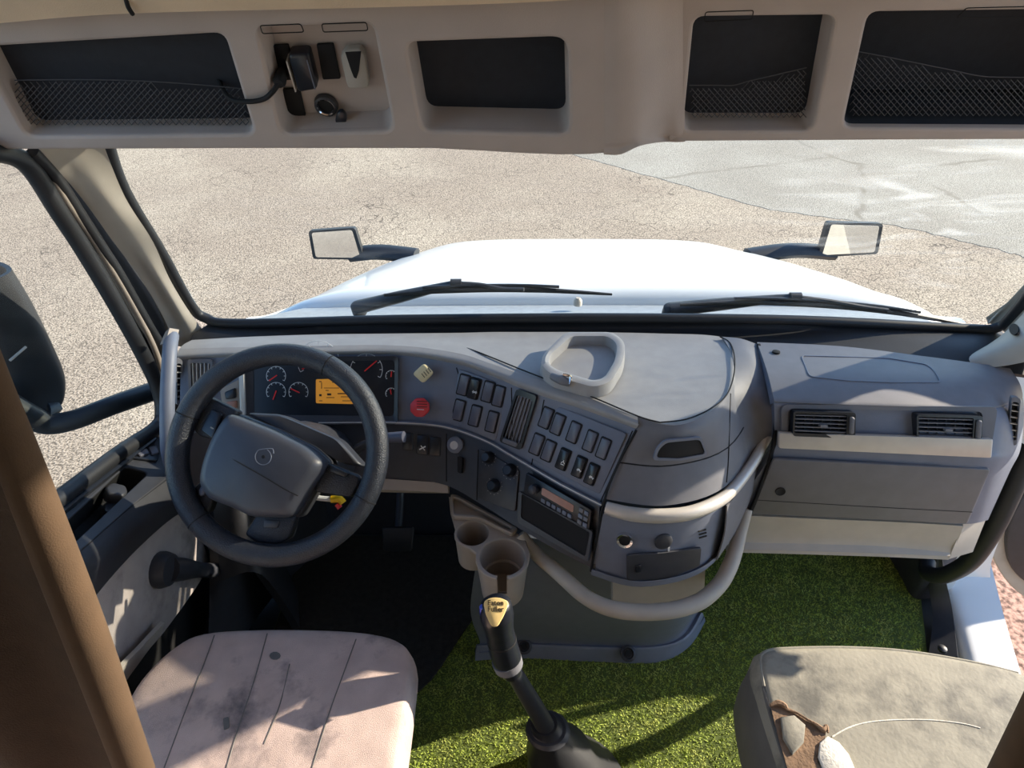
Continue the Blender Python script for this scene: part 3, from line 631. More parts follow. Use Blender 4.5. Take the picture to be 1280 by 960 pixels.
# air vents driver side
pl = fas.plane(250, 472)
vent(pl, [(236, 449), (267, 449), (266, 497), (238, 499)], 5, 'v', D, 'mid', 'silver', .2)
pl0 = Plane(at(221, 475, X=-.785), V((.8, -.6, .1)))
vent(pl0, [(218, 447), (226, 448), (226, 504), (219, 506)], 6, 'h', D, 'mid', 'silver', .2)
pl = fas.plane(290, 500); prism('left_switch_bezel', pl, rp([(276, 486), (300, 474), (302, 512), (280, 514)], 3), 0, .006, 'beige', D, bev=.001)
prism('headlight_switch', pl, rp([(282, 490), (296, 484), (297, 497), (284, 499)], 3), .006, .012, 'gloss', D, bev=.002)
prism('dimmer_switch', pl, rp([(284, 502), (298, 500), (298, 510), (285, 511)], 3), .006, .011, 'radioglow', D, bev=.002)
prism('column_trim', fas.plane(308, 495), rp([(302, 462), (308, 460), (310, 518), (304, 519)], 2), .0, .02, 'silver', D, bev=.003)
# middle vent
pl = fas.plane(650, 523)
mv = vent(pl, [(648, 485), (673, 494), (653, 562), (626, 551)], 5, 'v', D, 'gloss', 'mid', .2)
prism('thumb_wheel', pl, rp([(632, 546), (650, 553), (648, 558), (630, 551)], 2), .004, .011, 'mid', mv, bev=.002)
# panel joints
for a, b in (((498, 446), (497, 529)), ((571, 457), (557, 539)), ((640, 482), (618, 568)), ((681, 497), (650, 590)), ((792, 535), (746, 651))):
    pl = fas.plane(*a); A, B = fas.hit(*lerp2(a, b, .03)), fas.hit(*lerp2(a, b, .97)); seam([A, A.lerp(B, .5), B], .0014)
# parking brake knobs
for nm, poly, c, mt in (('valve_knob', [(534, 453), (546, 465), (533, 478), (520, 466)], (533, 466), 'yellow'), ('valve_knob', circ(527.5, 507.5, 12.5, 12.5, 8, 22.5, 382.5), (527, 507), 'red')):
    pl = fas.plane(*c)
    st = lathe('valve_stem', pl.at(c[0], c[1]), pl.n, [(.011, 0), (.011, .02)], 'chrome', D, n=14)
    k = prism(nm, pl, rp(poly, 4 if mt == 'yellow' else 2, 3), .018, .027, mt, D, bev=.003); k['label'] = 'pale yellow diamond knob' if mt == 'yellow' else 'red octagonal knob'
    hp = pl.off(.0272)
    if mt == 'yellow':
        for i in range(4): bar('print_line', hp, (527+i*2.6, 466-i*2.4+1), (531+i*2.6, 471-i*2.4+1), .0016, 0, .0003, 'ink', k)
    else:
        for i in range(4): bar('print_line', hp, (521, 501.5+i*3.4), (534 if i < 3 else 530, 502+i*3.4), .0016, 0, .0003, 'white' if i == 3 else 'ink', k)
# lower controls
pl = lf.plane(570, 557)
lathe('ignition_lock', pl.at(570, 556), pl.n, [(.0, 0), (.02, 0), (.02, .008), (.014, .012), (.0, .012)], 'dark', D, n=18, cap=False)
lathe('key_slot', pl.at(570, 556.5, .012), pl.n, [(.010, 0), (.010, .002), (.005, .002), (0, .001)], 'silver', D, n=14, cap=False)
prism('key_tab', pl, rp([(574, 570), (580, 572), (579, 592), (574, 590)], 2), .0, .012, 'hole', D)
pl = lf.plane(527, 553)
for q, s in (([(522, 543), (535, 544), (535, 569), (521, 567)], 1), ([(538, 545), (552, 547), (551, 570), (537, 569)], 0), ([(503, 540), (517, 541), (517, 563), (504, 562)], 0)):
    r_ = prism('rocker_switch', pl, rp(q, 2), 0, .006, 'gloss', D, bev=.002)
    if s: bar('symbol', pl.off(.0062), (524, 562), (532, 558), .003, 0, .0003, 'white', r_); bar('symbol', pl.off(.0062), (526, 557), (531, 563), .002, 0, .0003, 'white', r_)
tube('panel_joint', [lf.hit(558, 542), lf.hit(558, 570), lf.hit(558, 602)], .0015, 'hole', D, n=6)
tube('panel_joint', [lf.hit(598, 562), lf.hit(597, 590), lf.hit(596, 625)], .0015, 'hole', D, n=6)

# ---- passenger side
PR = [pz((946, 429, .866), (1050, 434, .866), (1150, 446, .862), (1225, 456, .855), (1262, 462, .84)),
      pz((958, 465, .876), (1055, 470, .880), (1155, 474, .878), (1230, 476, .87), (1272, 478, .845)),
      pz((966, 498, .868), (1060, 502, .868), (1160, 505, .868), (1238, 505, .86), (1276, 490, .82)),
      pz((968, 514, .845), (1062, 518, .845), (1162, 520, .845), (1248, 522, .84), (1280, 510, .80)),
      pz((968, 545, .79), (1060, 551, .79), (1160, 557, .79), (1246, 562, .785), (1276, 560, .74)),
      pz((966, 566, .755), (1058, 572, .755), (1156, 578, .755), (1236, 582, .755), (1262, 590, .70)),
      pz((914, 641, .58), (1020, 646, .58), (1120, 650, .58), (1205, 655, .58), (1235, 650, .57))]
ps = Sheet('passenger_dash', PR, 'dark', D, th=.02)
pu = Sheet('passenger_top', [[p+V((0, 0, .003)) for p in PR[0]], [p+V((0, -.001, .004)) for p in PR[1]], [p+V((0, -.003, .003)) for p in PR[2]], [p.lerp(q, .25)+V((0, -.004, 0)) for p, q in zip(PR[2], PR[3])]], 'mid', D, th=.004)
Sheet('end_panel', [[p.lerp(q, .02) for p, q in zip([r[3] for r in PR[2:]], [r[4] for r in PR[2:]])][i:i+1]+[PR[2+i][4]] for i in range(5)], 'mid', D, th=.015)
prism('glove_panel', ps.plane(1090, 605, 25), rp([(966, 571), (1236, 584), (1207, 652), (938, 639)], 4), .002, .008, 'mid', D, bev=.002)
Sheet('lower_panel', [[p+V((0, -.004, 0)) for p in pz((912, 642, .575), (1020, 647, .575), (1120, 651, .575), (1203, 656, .575))], pz((910, 672, .50), (1020, 675, .50), (1110, 678, .50), (1194, 684, .50)), pz((908, 690, .465), (1020, 693, .465), (1110, 696, .465), (1184, 699, .465)), [p+V((0, .05, .05)) for p in pz((908, 690, .455), (1020, 693, .455), (1110, 696, .455), (1184, 699, .455))]], 'light', D, th=.015)
Sheet('lower_panel_end', [pz((1204, 655, .575), (1236, 640, .575)), pz((1186, 699, .465), (1216, 690, .47))], 'light', D, th=.02)
pl = ps.plane(1090, 605, 25); tube('seam', [pl.at(x, y, .0075) for x, y in ((944, 622), (1080, 630), (1213, 637))], .0012, 'hole', D, n=6)
pl = ps.plane(1100, 558, 25)
prism('trim_strip', pl, rp([(971, 538), (1236, 546), (1234, 569), (971, 557)], 2), .004, .016, 'silver', D, bev=.003)
pl = ps.plane(1090, 528, 20)
ring('vent_surround', pl, rp([(976, 505), (1246, 508), (1238, 556), (976, 548)], 9), rp([(984, 510), (1228, 514), (1222, 549), (984, 545)], 8), -.004, .004, 'mid', D)
for Q in ([(988, 511), (1065, 513), (1064, 545), (987, 542)], [(1140, 515), (1222, 517), (1220, 551), (1140, 548)]):
    inner = [lerp2(Q[0], Q[1], 0.03), lerp2(Q[0], Q[1], .86), lerp2(Q[3], Q[2], .86), lerp2(Q[3], Q[2], .03)]
    inner = [(inner[0][0], inner[0][1]+3), (inner[1][0], inner[1][1]+3), (inner[2][0], inner[2][1]-4), (inner[3][0], inner[3][1]-4)]
    f = ring('air_vent', pl, rp(Q, 4, 3), rp(inner, 2, 3), -.002, .018, 'gloss', D)
    prism('duct', pl, inner, -.002, .001, 'hole', f)
    for i in range(5): t = (i+.5)/5; bar('slat', pl, lerp2(inner[0], inner[3], t), lerp2(inner[1], inner[2], t), .002, .004, .015, 'mid', f)
    for i in range(6): t = (i+.5)/6; bar('slat', pl, lerp2(inner[0], inner[1], t), lerp2(inner[3], inner[2], t), .0016, .001, .004, 'black', f)
    c = lerp2(lerp2(inner[0], inner[2], .5), inner[2], .12); bar('tab', pl, (c[0]-5, c[1]), (c[0]+4, c[1]+.4), .005, .012, .021, 'mid', f)
    wq = [lerp2(Q[0], Q[1], .9), lerp2(Q[0], Q[1], .965), lerp2(Q[3], Q[2], .965), lerp2(Q[3], Q[2], .9)]
    prism('thumb_wheel', pl, rp([(wq[0][0], wq[0][1]+5), (wq[1][0], wq[1][1]+5), (wq[2][0], wq[2][1]-6), (wq[3][0], wq[3][1]-6)], 2), .012, .024, 'mid', f, bev=.003)
pl = pu.plane(1085, 460, 25)
tube('airbag_outline', [pu.hit(x, y)+V((0, 0, .0006)) for x, y in rp([(1001, 445), (1040, 446), (1110, 448), (1158, 456), (1168, 464), (1176, 478), (1110, 478), (1060, 476), (1012, 471)], 5, 3)], .0016, 'dark', D, n=6, res=1, closed=True)
pl = pu.plane(970, 441, 5); lathe('screw_cap', pl.at(970, 441), pl.n, [(.009, 0), (.009, .004), (.005, .005)], 'hole', D, n=14)
pl = ps.plane(974, 611, 5); lathe('glove_lock', pl.at(974, 611, .008), pl.n, [(.011, -.01), (.011, .003), (.007, .001)], 'hole', D, n=16)
pe = Plane(at(1266, 524, X=1.085), V((-.25, -.9, .2)))
vent(pe, [(1263, 494), (1274, 496), (1269, 555), (1257, 553)], 6, 'h', D, 'mid', 'silver', .2)
# nose small parts
pl = n3.plane(781, 674)
lathe('power_socket', pl.at(781, 674), pl.n, [(.0, .001), (.012, .001), (.012, .006), (.0165, .008), (.018, .0)], 'chrome', D, n=20, cap=False)
lathe('socket_hole', pl.at(781, 674), pl.n, [(.012, .0), (.012, .003), (0, .003)], 'hole', D, n=18, cap=False)
pl = n3.plane(829, 676); lathe('round_blank', pl.at(829, 676), pl.n, [(.019, 0), (.019, .004), (.016, .006), (0, .006)], 'black', D, n=22, cap=False)
bar('symbol', pl.off(.001), (836, 684), (836, 690), .004, 0, .0008, 'white', D)
pl = n3.plane(878, 667, 4)
for i in range(3): bar('slot', pl, (873+i*.4, 664+i*4), (882+i*.4, 661.5+i*4), .003, -.002, .002, 'hole', D)
pl = n3.plane(830, 705, 10)
dr = prism('ashtray_drawer', pl, rp([(783, 692), (830, 689), (876, 683), (874, 706), (832, 722), (783, 724)], 3), .0, .005, 'black', D, bev=.0015)
prism('drawer_catch', pl, rp([(793, 704), (800, 703), (800, 713), (793, 714)], 2), .005, .008, 'gloss', dr, bev=.001)

# ---- instrument cluster
pl = fas.plane(405, 485, 40)
IC = thing('instrument_cluster', 'black instrument cluster with red needles and amber screen behind the steering wheel', 'instrument panel', pl.at(405, 525))
prism('face_plate', pl, rp([(312, 450), (496, 448), (495, 526), (312, 524)], 6), .001, .004, 'gloss', IC)
ring('bezel', pl, rp([(306, 446), (499, 445), (498, 530), (306, 528)], 6), rp([(318, 454), (494, 450), (493, 520), (318, 518)], 6), .0, .014, 'black', IC, hin=.006)
pf = pl.off(.0042)
for cx, cy, r, a, sw_ in ((398, 452, 26, 205, 1), (458, 462, 20, 40, 0), (373, 490, 12, 155, 1), (345, 470, 12, 215, 1), (345, 490, 12, 250, 1), (489, 470, 7, 85, 1), (489, 492, 7, 100, 1)):
    gz = tube('gauge', [pf.at(*p) for p in circ(cx, cy, r, r, 20, 150, 390)], .0006, 'white', IC, n=5, res=1)
    for i in range(9):
        aa = math.radians(150+30*i); bar('tick', pf, (cx+math.cos(aa)*r*.82, cy+math.sin(aa)*r*.82), (cx+math.cos(aa)*r*.98, cy+math.sin(aa)*r*.98), .0012, 0, .0006, 'white', gz)
    aa = math.radians(a)
    bar('needle', pf, (cx-math.cos(aa)*r*.15, cy+math.sin(aa)*r*.15), (cx+math.cos(aa)*r*.85, cy-math.sin(aa)*r*.85), .0026, .001, .0025, 'needle', gz)
sc = prism('screen', pf, rp([(395, 474), (443, 473), (443, 505), (395, 504)], 2), 0, .001, 'amber', IC)
ps_ = pf.off(.0011)
for x0, y0, x1, y1, wd in ((399, 477, 402, 477, .002), (402, 478, 402, 486, .0016), (405, 485, 424, 485, .0014), (399, 494, 402, 494, .005), (409, 493, 414, 493, .005), (422, 492, 441, 492, .0025), (408, 497, 418, 497, .0016), (426, 496, 436, 496, .0016), (399, 501, 403, 501, .0016), (428, 501, 440, 501, .0016), (415, 478, 418, 478, .0016), (407, 488, 411, 488, .0016)):
    bar('screen_mark', ps_, (x0, y0), (x1, y1), wd, 0, .0003, 'ink', sc)

# ---- switch panels
def switch_panel(label, outline, sw_, rt, up, wd, ht):
    cx = sum(p[0] for p in outline)/len(outline); cy = sum(p[1] for p in outline)/len(outline)
    pl = fas.plane(cx, cy, 14)
    o = thing('switch_panel', label, 'switch panel', pl.at(cx, cy), 'rocker switch panels')
    prism('plate', pl, rp(outline, 4, 3), .0, .004, 'dark', o, bev=.0012)
    rt, up = V(rt).normalized(), V(up).normalized()
    for c, s in sw_:
        Q = quad(c, rt, up, wd, ht)
        b = ring('rocker_switch', pl, rp(quad(c, rt, up, wd+3, ht+3), 2, 2), rp(Q, 1.5, 2), .003, .0065, 'hole', o)
        prism('rocker_cap', pl, rp(Q, 1.5, 2), .003, .0085 if not s else .011, 'gloss' if s else 'switch', b, bev=.0015)
        if s:
            k = V(c)-up*ht*.22; hp = pl.off(.0113)
            if s == 1: seg = [((-3, -2), (3, 2)), ((-3, 2), (3, -2)), ((-4, 0), (-2, 0)), ((2, 0), (4, 0))]
            elif s == 2: seg = [((-3, -1), (0, 2)), ((0, 2), (3, -1)), ((-3, -3), (3, -3)), ((0, 2), (0, 4))]
            else: seg = [((-4, 0), (4, 0)), ((-3, 1.5), (1, 1.5)), ((-3, -1.5), (-2, -1.5)), ((2, -1.5), (3, -1.5))]
            for a, q in seg:
                A = k+rt*a[0]*.8+up*a[1]*.8; B = k+rt*q[0]*.8+up*q[1]*.8; bar('symbol', hp, tuple(A), tuple(B), .0017, 0, .0003, 'white', b)
    return o
switch_panel('left switch panel of seven rockers, between valve knobs and slim vertical vent', [(575, 461), (639, 484), (620, 551), (561, 528)],
             [((581, 480.5), 0), ((594.5, 485), 1), ((611.5, 489), 0), ((625, 494.5), 0), ((575, 512), 0), ((595.5, 519), 0), ((616.5, 526.5), 0)], (1, .28), (.24, -1), 11, 24)
switch_panel('right switch panel of ten rockers, above the radio beside the dash nose', [(685, 502), (784, 542), (750, 618), (659, 569)],
             [((684, 522), 0), ((698.5, 530), 0), ((718.5, 540), 0), ((739, 551), 0), ((755.5, 560), 0), ((672.5, 555), 0), ((687, 563), 0), ((705.5, 573.5), 2), ((725.5, 583), 3), ((741, 592), 3)], (1, .45), (.36, -1), 11.5, 24)

# ---- climate panel
pl = lf.plane(622, 592, 10)
CPN = thing('climate_panel', 'black heater control panel with three round knobs left of radio', 'heater control', pl.at(622, 592))
prism('plate', pl, rp([(600, 560), (650, 588), (645, 640), (598, 622)], 4), 0, .004, 'black', CPN, bev=.001)
for (x, y), r in (((612, 572), .013), ((639, 588), .014), ((619, 607), .014)):
    kn = lathe('knob', pl.at(x, y, .004), pl.n, [(r*1.15, 0), (r, .003), (r*.85, .016), (r*.7, .018), (0, .018)], 'gloss', CPN, n=20, cap=False)
    for i in range(10):
        a = math.radians(130+28*i); p = pl.at(x, y, .0042)+(pl.u*math.cos(a)+pl.v*math.sin(a))*r*1.45
        box('tick', p, (.0016, .0016, .0004), 'light', kn, 0, axes=(pl.u, pl.v, pl.n))
# ---- radio
pl = lf.plane(700, 640, 14).off(.006)
RA = thing('car_radio', 'slim black car radio with pinkish display, above an empty dash pocket', 'radio', pl.at(700, 640))
rt = V((82, 47)); up = V((-4, 27))
def rq(u0, u1, v0, v1): 
    o = V((660, 590)); f = lambda u, v: tuple(o+rt*u+up*v)
    return [f(u0, v0), f(u1, v0), f(u1, v1), f(u0, v1)]
prism('body', pl, rp(rq(0, 1, 0, 1), 2), .0, .01, 'gloss', RA, bev=.002)
prism('display', pl, rp(rq(.26, .74, .22, .55), 2), .01, .0112, 'radioglow', RA)
lathe('volume_knob', pl.at(*rq(.15, .15, .5, .5)[0], .01), pl.n, [(.011, 0), (.0105, .012), (.008, .014), (0, .014)], 'black', RA, n=18, cap=False)
for i in range(6): prism('preset_button', pl, rp(rq(.27+i*.08, .33+i*.08, .68, .86), 1), .01, .0125, 'dark', RA, bev=.0006)
for i in range(3):
    for j in range(2): prism('button', pl, rp(rq(.82+j*.08, .885+j*.08, .15+i*.27, .34+i*.27), 1), .01, .0125, 'dark' if (i+j) % 2 else 'mid', RA, bev=.0006)
ring('dash_pocket', pl, rp([(651, 613), (743, 663), (737, 701), (650, 652)], 3), rp([(655, 616), (740, 664), (734, 694), (654, 646)], 3), 0, .012, 'black', D)
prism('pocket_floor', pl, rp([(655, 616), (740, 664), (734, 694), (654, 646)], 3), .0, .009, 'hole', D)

# ---- tray on dash top
T = thing('dash_tray', 'grey open tray with raised rim standing on the dash top', 'tray', at(730, 455, Z=.885))
pt = Plane(at(730, 455, Z=.886), V((0, 0, 1)))
ou = rp([(706, 416), (768, 416), (784, 430), (780, 452), (764, 480), (742, 490), (690, 474), (668, 458), (672, 446)], 10, 4)
inn = rp([(710, 421), (764, 421), (773, 430), (770, 448), (757, 470), (742, 474), (697, 460), (684, 452), (682, 446)], 8, 4)
ptop = Plane(at(730, 455, Z=.914), V((0, 0, 1)))
ou = rp([(707, 415), (766, 415), (782, 428), (779, 452), (763, 478), (742, 484), (692, 470), (676, 457), (678, 444)], 9, 4)
inn = rp([(714, 420), (760, 420), (772, 430), (769, 450), (756, 472), (742, 476), (698, 463), (685, 455), (687, 444)], 7, 4)
Ot = [ptop.at(*p) for p in ou]; It = [ptop.at(*p) for p in inn]; n = len(Ot); cT_ = sum(Ot, V((0, 0, 0)))/n; dz = V((0, 0, .028))
Ob = [cT_+(p-cT_)*1.035-dz for p in Ot]; Ib = [cT_+(p-cT_)*.97-dz*.86 for p in It]
rr = [Ob, [a.lerp(b, .8) for a, b in zip(Ob, Ot)], Ot, [a.lerp(b, .5)+V((0, 0, .003)) for a, b in zip(Ot, It)], It, Ib]
vs = [v for r in rr for v in r]
link('rim', vs, [(k*n+j, k*n+(j+1) % n, ((k+1) % 6)*n+(j+1) % n, ((k+1) % 6)*n+j) for k in range(6) for j in range(n)], 'pad', T)
link('tray_floor', [p+V((0, 0, .001)) for p in Ib]+[p-V((0, 0, .003)) for p in Ib], [tuple(range(n)), tuple(reversed(range(n, 2*n)))]+[(i, i+n, (i+1) % n+n, (i+1) % n) for i in range(n)], 'pad', T)
tube('clip', [at(690, 470, Z=.912), at(702, 475, Z=.914), at(713, 479, Z=.910)], [.008, .011, .008], 'mid', T)
tube('clip_wire', [at(704, 468, Z=.926), at(713, 471, Z=.924), at(712, 480, Z=.912)], .003, 'chrome', T, n=8)

# ---- steering wheel
wc = at(347, 566, t=1.27); wpn = Plane(wc, V((0, -.72, .69)))
SWL = thing('steering_wheel', 'large black leather steering wheel turned clockwise with four spokes', 'steering wheel', wc)
Rm = .1985
def wring(a): return wc+(wpn.u*math.cos(a)+wpn.v*math.sin(a))*Rm
tube('rim', [wring(2*math.pi*i/36) for i in range(36)], .0225, 'leather', SWL, n=16, res=3, closed=True)
for a in (62, 158, 222, 333):
    aa = math.radians(a); t_ = (-wpn.u*math.sin(aa)+wpn.v*math.cos(aa))
    lathe('rim_seam', wring(aa), t_, [(.0215, -.0015), (.0232, -.001), (.0232, .001), (.0215, .0015)], 'hole', SWL, n=20)
padp = [(286, 526), (296, 518), (350, 539), (392, 560), (411, 577), (409, 588), (390, 614), (371, 646), (322, 645), (300, 634), (268, 622), (257, 602), (262, 577), (272, 550)]
wl = wpn.off(-.015)
hb = prism('hub_body', wl, rp(shrink(padp, 1.04), 8, 3), -.05, .0, 'black', SWL, bev=.01)
ap = prism('airbag_pad', wl, rp(padp, 9, 4), .0, .05, mat('satin charcoal airbag cover', (62, 65, 74), .42, .05, 40, .04, 700), SWL, bev=.022)
wt = wl.off(.0502)
tube('pad_line', [wt.at(x, y, -.003 if i in (0, 4) else 0) for i, (x, y) in enumerate([(277, 566), (305, 582), (330, 596), (355, 611), (372, 620)])], .0013, 'hole', SWL, n=6)
tube('emblem', [wt.at(*p) for p in circ(329, 571, 10, 10, 16, -60, 240)+[(333, 561), (341, 561), (342, 567)]], .0009, 'dark', SWL, n=5, res=2)
lathe('emblem_dot', wt.at(329, 571), wt.n, [(.0, .0), (.0035, 0), (.003, .001), (0, .001)], 'hole', SWL, n=12, cap=False)
for poly in ([(228, 504), (246, 488), (272, 500), (300, 514), (290, 526), (272, 550), (250, 546), (236, 530)], [(240, 612), (256, 598), (268, 622), (262, 640), (250, 645)], [(409, 578), (448, 594), (452, 602), (440, 622), (412, 618), (392, 614)], [(322, 642), (371, 644), (364, 672), (350, 680), (322, 678), (306, 668)]):
    prism('spoke', wl, rp(poly, 5, 3), -.02, .006, 'leather', SWL, bev=.006)
b1 = prism('button_pad', wl, rp([(268, 511), (282, 518), (270, 550), (254, 538)], 3), .006, .014, 'gloss', SWL, bev=.003); bar('symbol', wl.off(.0142), (263, 534), (267, 536), .0025, 0, .0003, 'light', b1)
prism('button_pad', wl, rp([(252, 612), (258, 604), (263, 612), (258, 620), (253, 620)], 3), .006, .014, 'switch', SWL, bev=.003)
prism('button_pad', wl, rp([(414, 580), (438, 592), (434, 597), (410, 588)], 3), .006, .012, 'gloss', SWL, bev=.003)
prism('button_pad', wl, rp([(332, 649), (352, 650), (349, 660), (330, 659)], 3), .004, .009, 'black', SWL, bev=.002)
# column
SC = thing('steering_column', 'black steering column shroud behind the wheel, with a signal stalk', 'steering column', wc+V((0, .1, -.1)))
q = wpn.n
tube('shroud', [wc-q*.06+V((.0, 0, .0)), wc-q*.12+V((.01, 0, -.002)), wc-q*.24+V((.01, 0, -.01)), wc-q*.36+V((.01, 0, -.02))], [.062, .075, .08, .085], 'black', SC, n=18)
tube('signal_stalk', [wc-q*.12+V((.06, 0, .0)), at(430, 575, Y=1.09), at(455, 556, Y=1.08), at(486, 547, Y=1.07)], [.016, .014, .010, .010], 'black', SC)
tube('stalk_tip', [at(486, 547, Y=1.07), at(505, 546, Y=1.065)], [.012, .013], 'switch', SC)
prism('shroud_top', wl, rp([(300, 514), (345, 516), (420, 548), (452, 584), (424, 580), (395, 562)], 8), -.07, -.02, 'black', SC, bev=.012)
cb = thing('cable_tag', 'white cable end taped yellow and red below the right spoke', 'cable', at(410, 625, t=1.36))
tube('cable', [at(390, 621, t=1.36), at(402, 623, t=1.36), at(415, 624, t=1.36)], .0055, 'white', cb, n=8)
tube('yellow_tape', [at(414, 624, t=1.36), at(424, 624, t=1.36), at(429, 629, t=1.36)], .008, mat('yellow tape', (245, 190, 20), .5), cb, n=8)
tube('red_tape', [at(421, 630, t=1.36), at(425, 635, t=1.36)], .006, 'red', cb, n=8)
# pedal
PD = thing('brake_pedal', 'dark brake pedal in the shaded driver footwell', 'pedal', at(497, 690, Z=.1))
pp = Plane(at(497, 672, Z=.19), V((0, -.8, .6)))
prism('pad', pp, rp([(478, 658), (518, 658), (516, 688), (480, 688)], 4), 0, .015, 'rubber', PD, bev=.004)
tube('lever', [pp.at(497, 668, -.002), pp.at(497, 655, -.06)+V((0, .06, .1)), V((pp.at(497, 655).x, 1.46, .5))], .012, 'black', PD)

# ---- cup holder
CHZ = .56
ch = thing('cup_holder', 'warm grey double cup holder hanging below the dash beside gear lever', 'cup holder', at(610, 690, Z=.45))
pc = Plane(at(610, 680, Z=CHZ), V((0, 0, 1)))
c1, c2 = pc.at(591, 666), pc.at(628, 696)
def disc(c, r, n=28): return [c+V((math.cos(2*math.pi*k/n)*r, math.sin(2*math.pi*k/n)*r, 0)) for k in range(n)]
outl = [(561, 620), (600, 638), (640, 660), (658, 676), (663, 692), (661, 710)] 
pol = lambda a, r: c2+V((math.cos(math.radians(a))*r, math.sin(math.radians(a))*r, 0))
arc2 = [pol(a, .060) for a in (-20, -36, -52, -66, -78)]+[pol(a, .050) for a in range(-78, 259, 12)]+[pol(258, .050)]+[pol(a, .060) for a in (-102, -115, -132, -150, -170, -190)]
arc1 = [c1+V((math.cos(math.radians(a))*.043, math.sin(math.radians(a))*.043, 0)) for a in range(-100, -200, -16)]
holed('deck', pc, [pc.at(*p) for p in outl[:5]]+arc2+arc1+[pc.at(563, 640)], [disc(c1, .036)], -.010, .0, 'beige', ch, .003)
lathe('small_cup', c1, (0, 0, -1), [(.036, .004), (.033, .085), (0, .085), (0, .089), (.037, .089), (.041, .004)], 'beige', ch, n=28, cap=False)
slot = lambda i, k, n: False
def slotf(i, k, n): return 17.6/28 < ((k+.5)/n) < 20.6/28+.02 and i in (0, 4)
lathe('large_cup', c2, (0, 0, -1), [(.050, .004), (.047, .060), (.044, .115), (0, .115), (0, .12), (.048, .12), (.053, .06), (.058, .004)], 'beige', ch, n=32, cap=False, skip=lambda i, k, n: (i in (0, 6)) and (7 <= k <= 8))
tube('inner_step', disc(c2-V((0, 0, .07)), .045, 20), .004, 'beige', ch, n=6, res=1, closed=True)
holed('tray_rim', pc, [pc.at(*p) for p in rp([(563, 621), (572, 622), (604, 640), (648, 664), (640, 672), (600, 652), (566, 650)], 4)], [[pc.at(*p) for p in rp([(567, 626), (572, 627), (603, 644), (640, 664), (636, 667), (600, 648), (568, 646)], 3)]], .0, .012, 'beige', ch, .003)

# ---- doghouse cover under dash
DG = thing('engine_cover', 'dark grey moulded engine cover under the dash nose, bolted to floor', 'engine cover', at(750, 820, Z=0))
Sheet('shell', [[p+V((0, .07, -.03)) for p in pz((600, 690, .50), (660, 690, .50), (740, 712, .50), (810, 745, .45), (850, 740, .45), (870, 720, .45))],
                pz((588, 760, .2), (650, 765, .2), (740, 772, .2), (810, 776, .2), (856, 768, .2), (880, 738, .2)),
                pz((600, 802, .055), (650, 800, .055), (740, 803, .055), (815, 804, .055), (850, 793, .055), (872, 764, .055)),
                pz((596, 808, .05), (648, 806, .045), (740, 810, .045), (818, 810, .045), (858, 797, .045), (878, 766, .05)),
                pz((594, 826, .012), (648, 823, .008), (740, 827, .008), (822, 828, .008), (862, 808, .008), (882, 776, .01))], 'dark', DG, th=.02)
for x, y in ((655, 808), (785, 817)):
    c = at(x, y, Z=.042); lathe('bolt', c, (0, -.5, .86), [(.022, -.004), (.022, .006), (.015, .008), (.013, .002), (.0, .002)], 'black', DG, n=18, cap=False); lathe('bolt_head', c, (0, -.5, .86), [(.010, 0), (.010, .006)], 'hole', DG, n=6)

# ---- gear lever
kz = 1.23
K0 = at(622, 768, t=kz); GB = at(700, 965, Z=.05)
GL = thing('gear_lever', 'tall black gear lever with cream badge on its knob, in a rubber boot', 'gear lever', GB)
tube('shaft', [GB+V((0, 0, .05)), at(680, 905, t=1.42), at(655, 862, t=1.36), at(641, 838, t=1.315)], [.022, .021, .019, .017], 'black', GL, n=16)
tube('grip', [at(640, 842, t=1.315), at(633, 822, t=1.295), at(627, 800, t=1.27), at(624, 786, t=1.25), at(621, 768, t=1.232), at(620, 755, t=1.222), at(619, 749, t=1.218)], [.020, .030, .029, .028, .033, .030, .016], 'gloss', GL, n=20)
tube('collar', [at(636, 832, t=1.305), at(633, 824, t=1.297)], [.030, .031], 'mid', GL, n=20)
tube('grip_ring', [at(627.5, 801, t=1.271), at(627, 799, t=1.269)], [.0296, .0296], 'hole', GL, n=20, res=2)
kp_ = Plane(at(619.5, 765, t=1.188), V((-.06, -.55, .83)))
bd = prism('badge', kp_, rp([(604, 752), (613, 747), (625, 747), (636, 752), (630, 768), (621, 784), (614, 783), (607, 768)], 5), -.016, .001, 'badge', GL, bev=.001)
bt = kp_.off(.0012)
text('badge_print', 'Eaton', bt.at(619.5, 753.6), bt.u, bt.v, .0135, 'ink', bd)
text('badge_print', 'Fuller', bt.at(619.5, 761.6), bt.u, bt.v, .0135, 'ink', bd)
tube('side_button', [at(603, 758, t=1.215), at(605, 772, t=1.23), at(609, 782, t=1.24)], [.006, .007, .004], mat('blue range button', (50, 70, 190), .3), GL, n=8)
lathe('set_screw', at(626, 826, t=1.275), (0, -.6, .8), [(.004, 0), (.004, .004), (0, .004)], 'chrome', GL, n=10, cap=False)
b0 = at(690, 935, Z=.22)
bo = GB+V((.045, -.02, -.03)); bx = (at(682, 908, t=1.43)-bo).normalized()
lathe('boot', bo, bx, [(.120, -.02), (.116, .03), (.098, .055), (.100, .07), (.078, .11), (.074, .15), (.050, .19), (.046, .225), (.034, .235), (.030, .25), (.02, .25)], 'rubber', GL, n=28, cap=False)
lathe('boot_collar', bo+bx*.225, bx, [(.044, -.006), (.050, .0), (.044, .008)], 'black', GL, n=24)
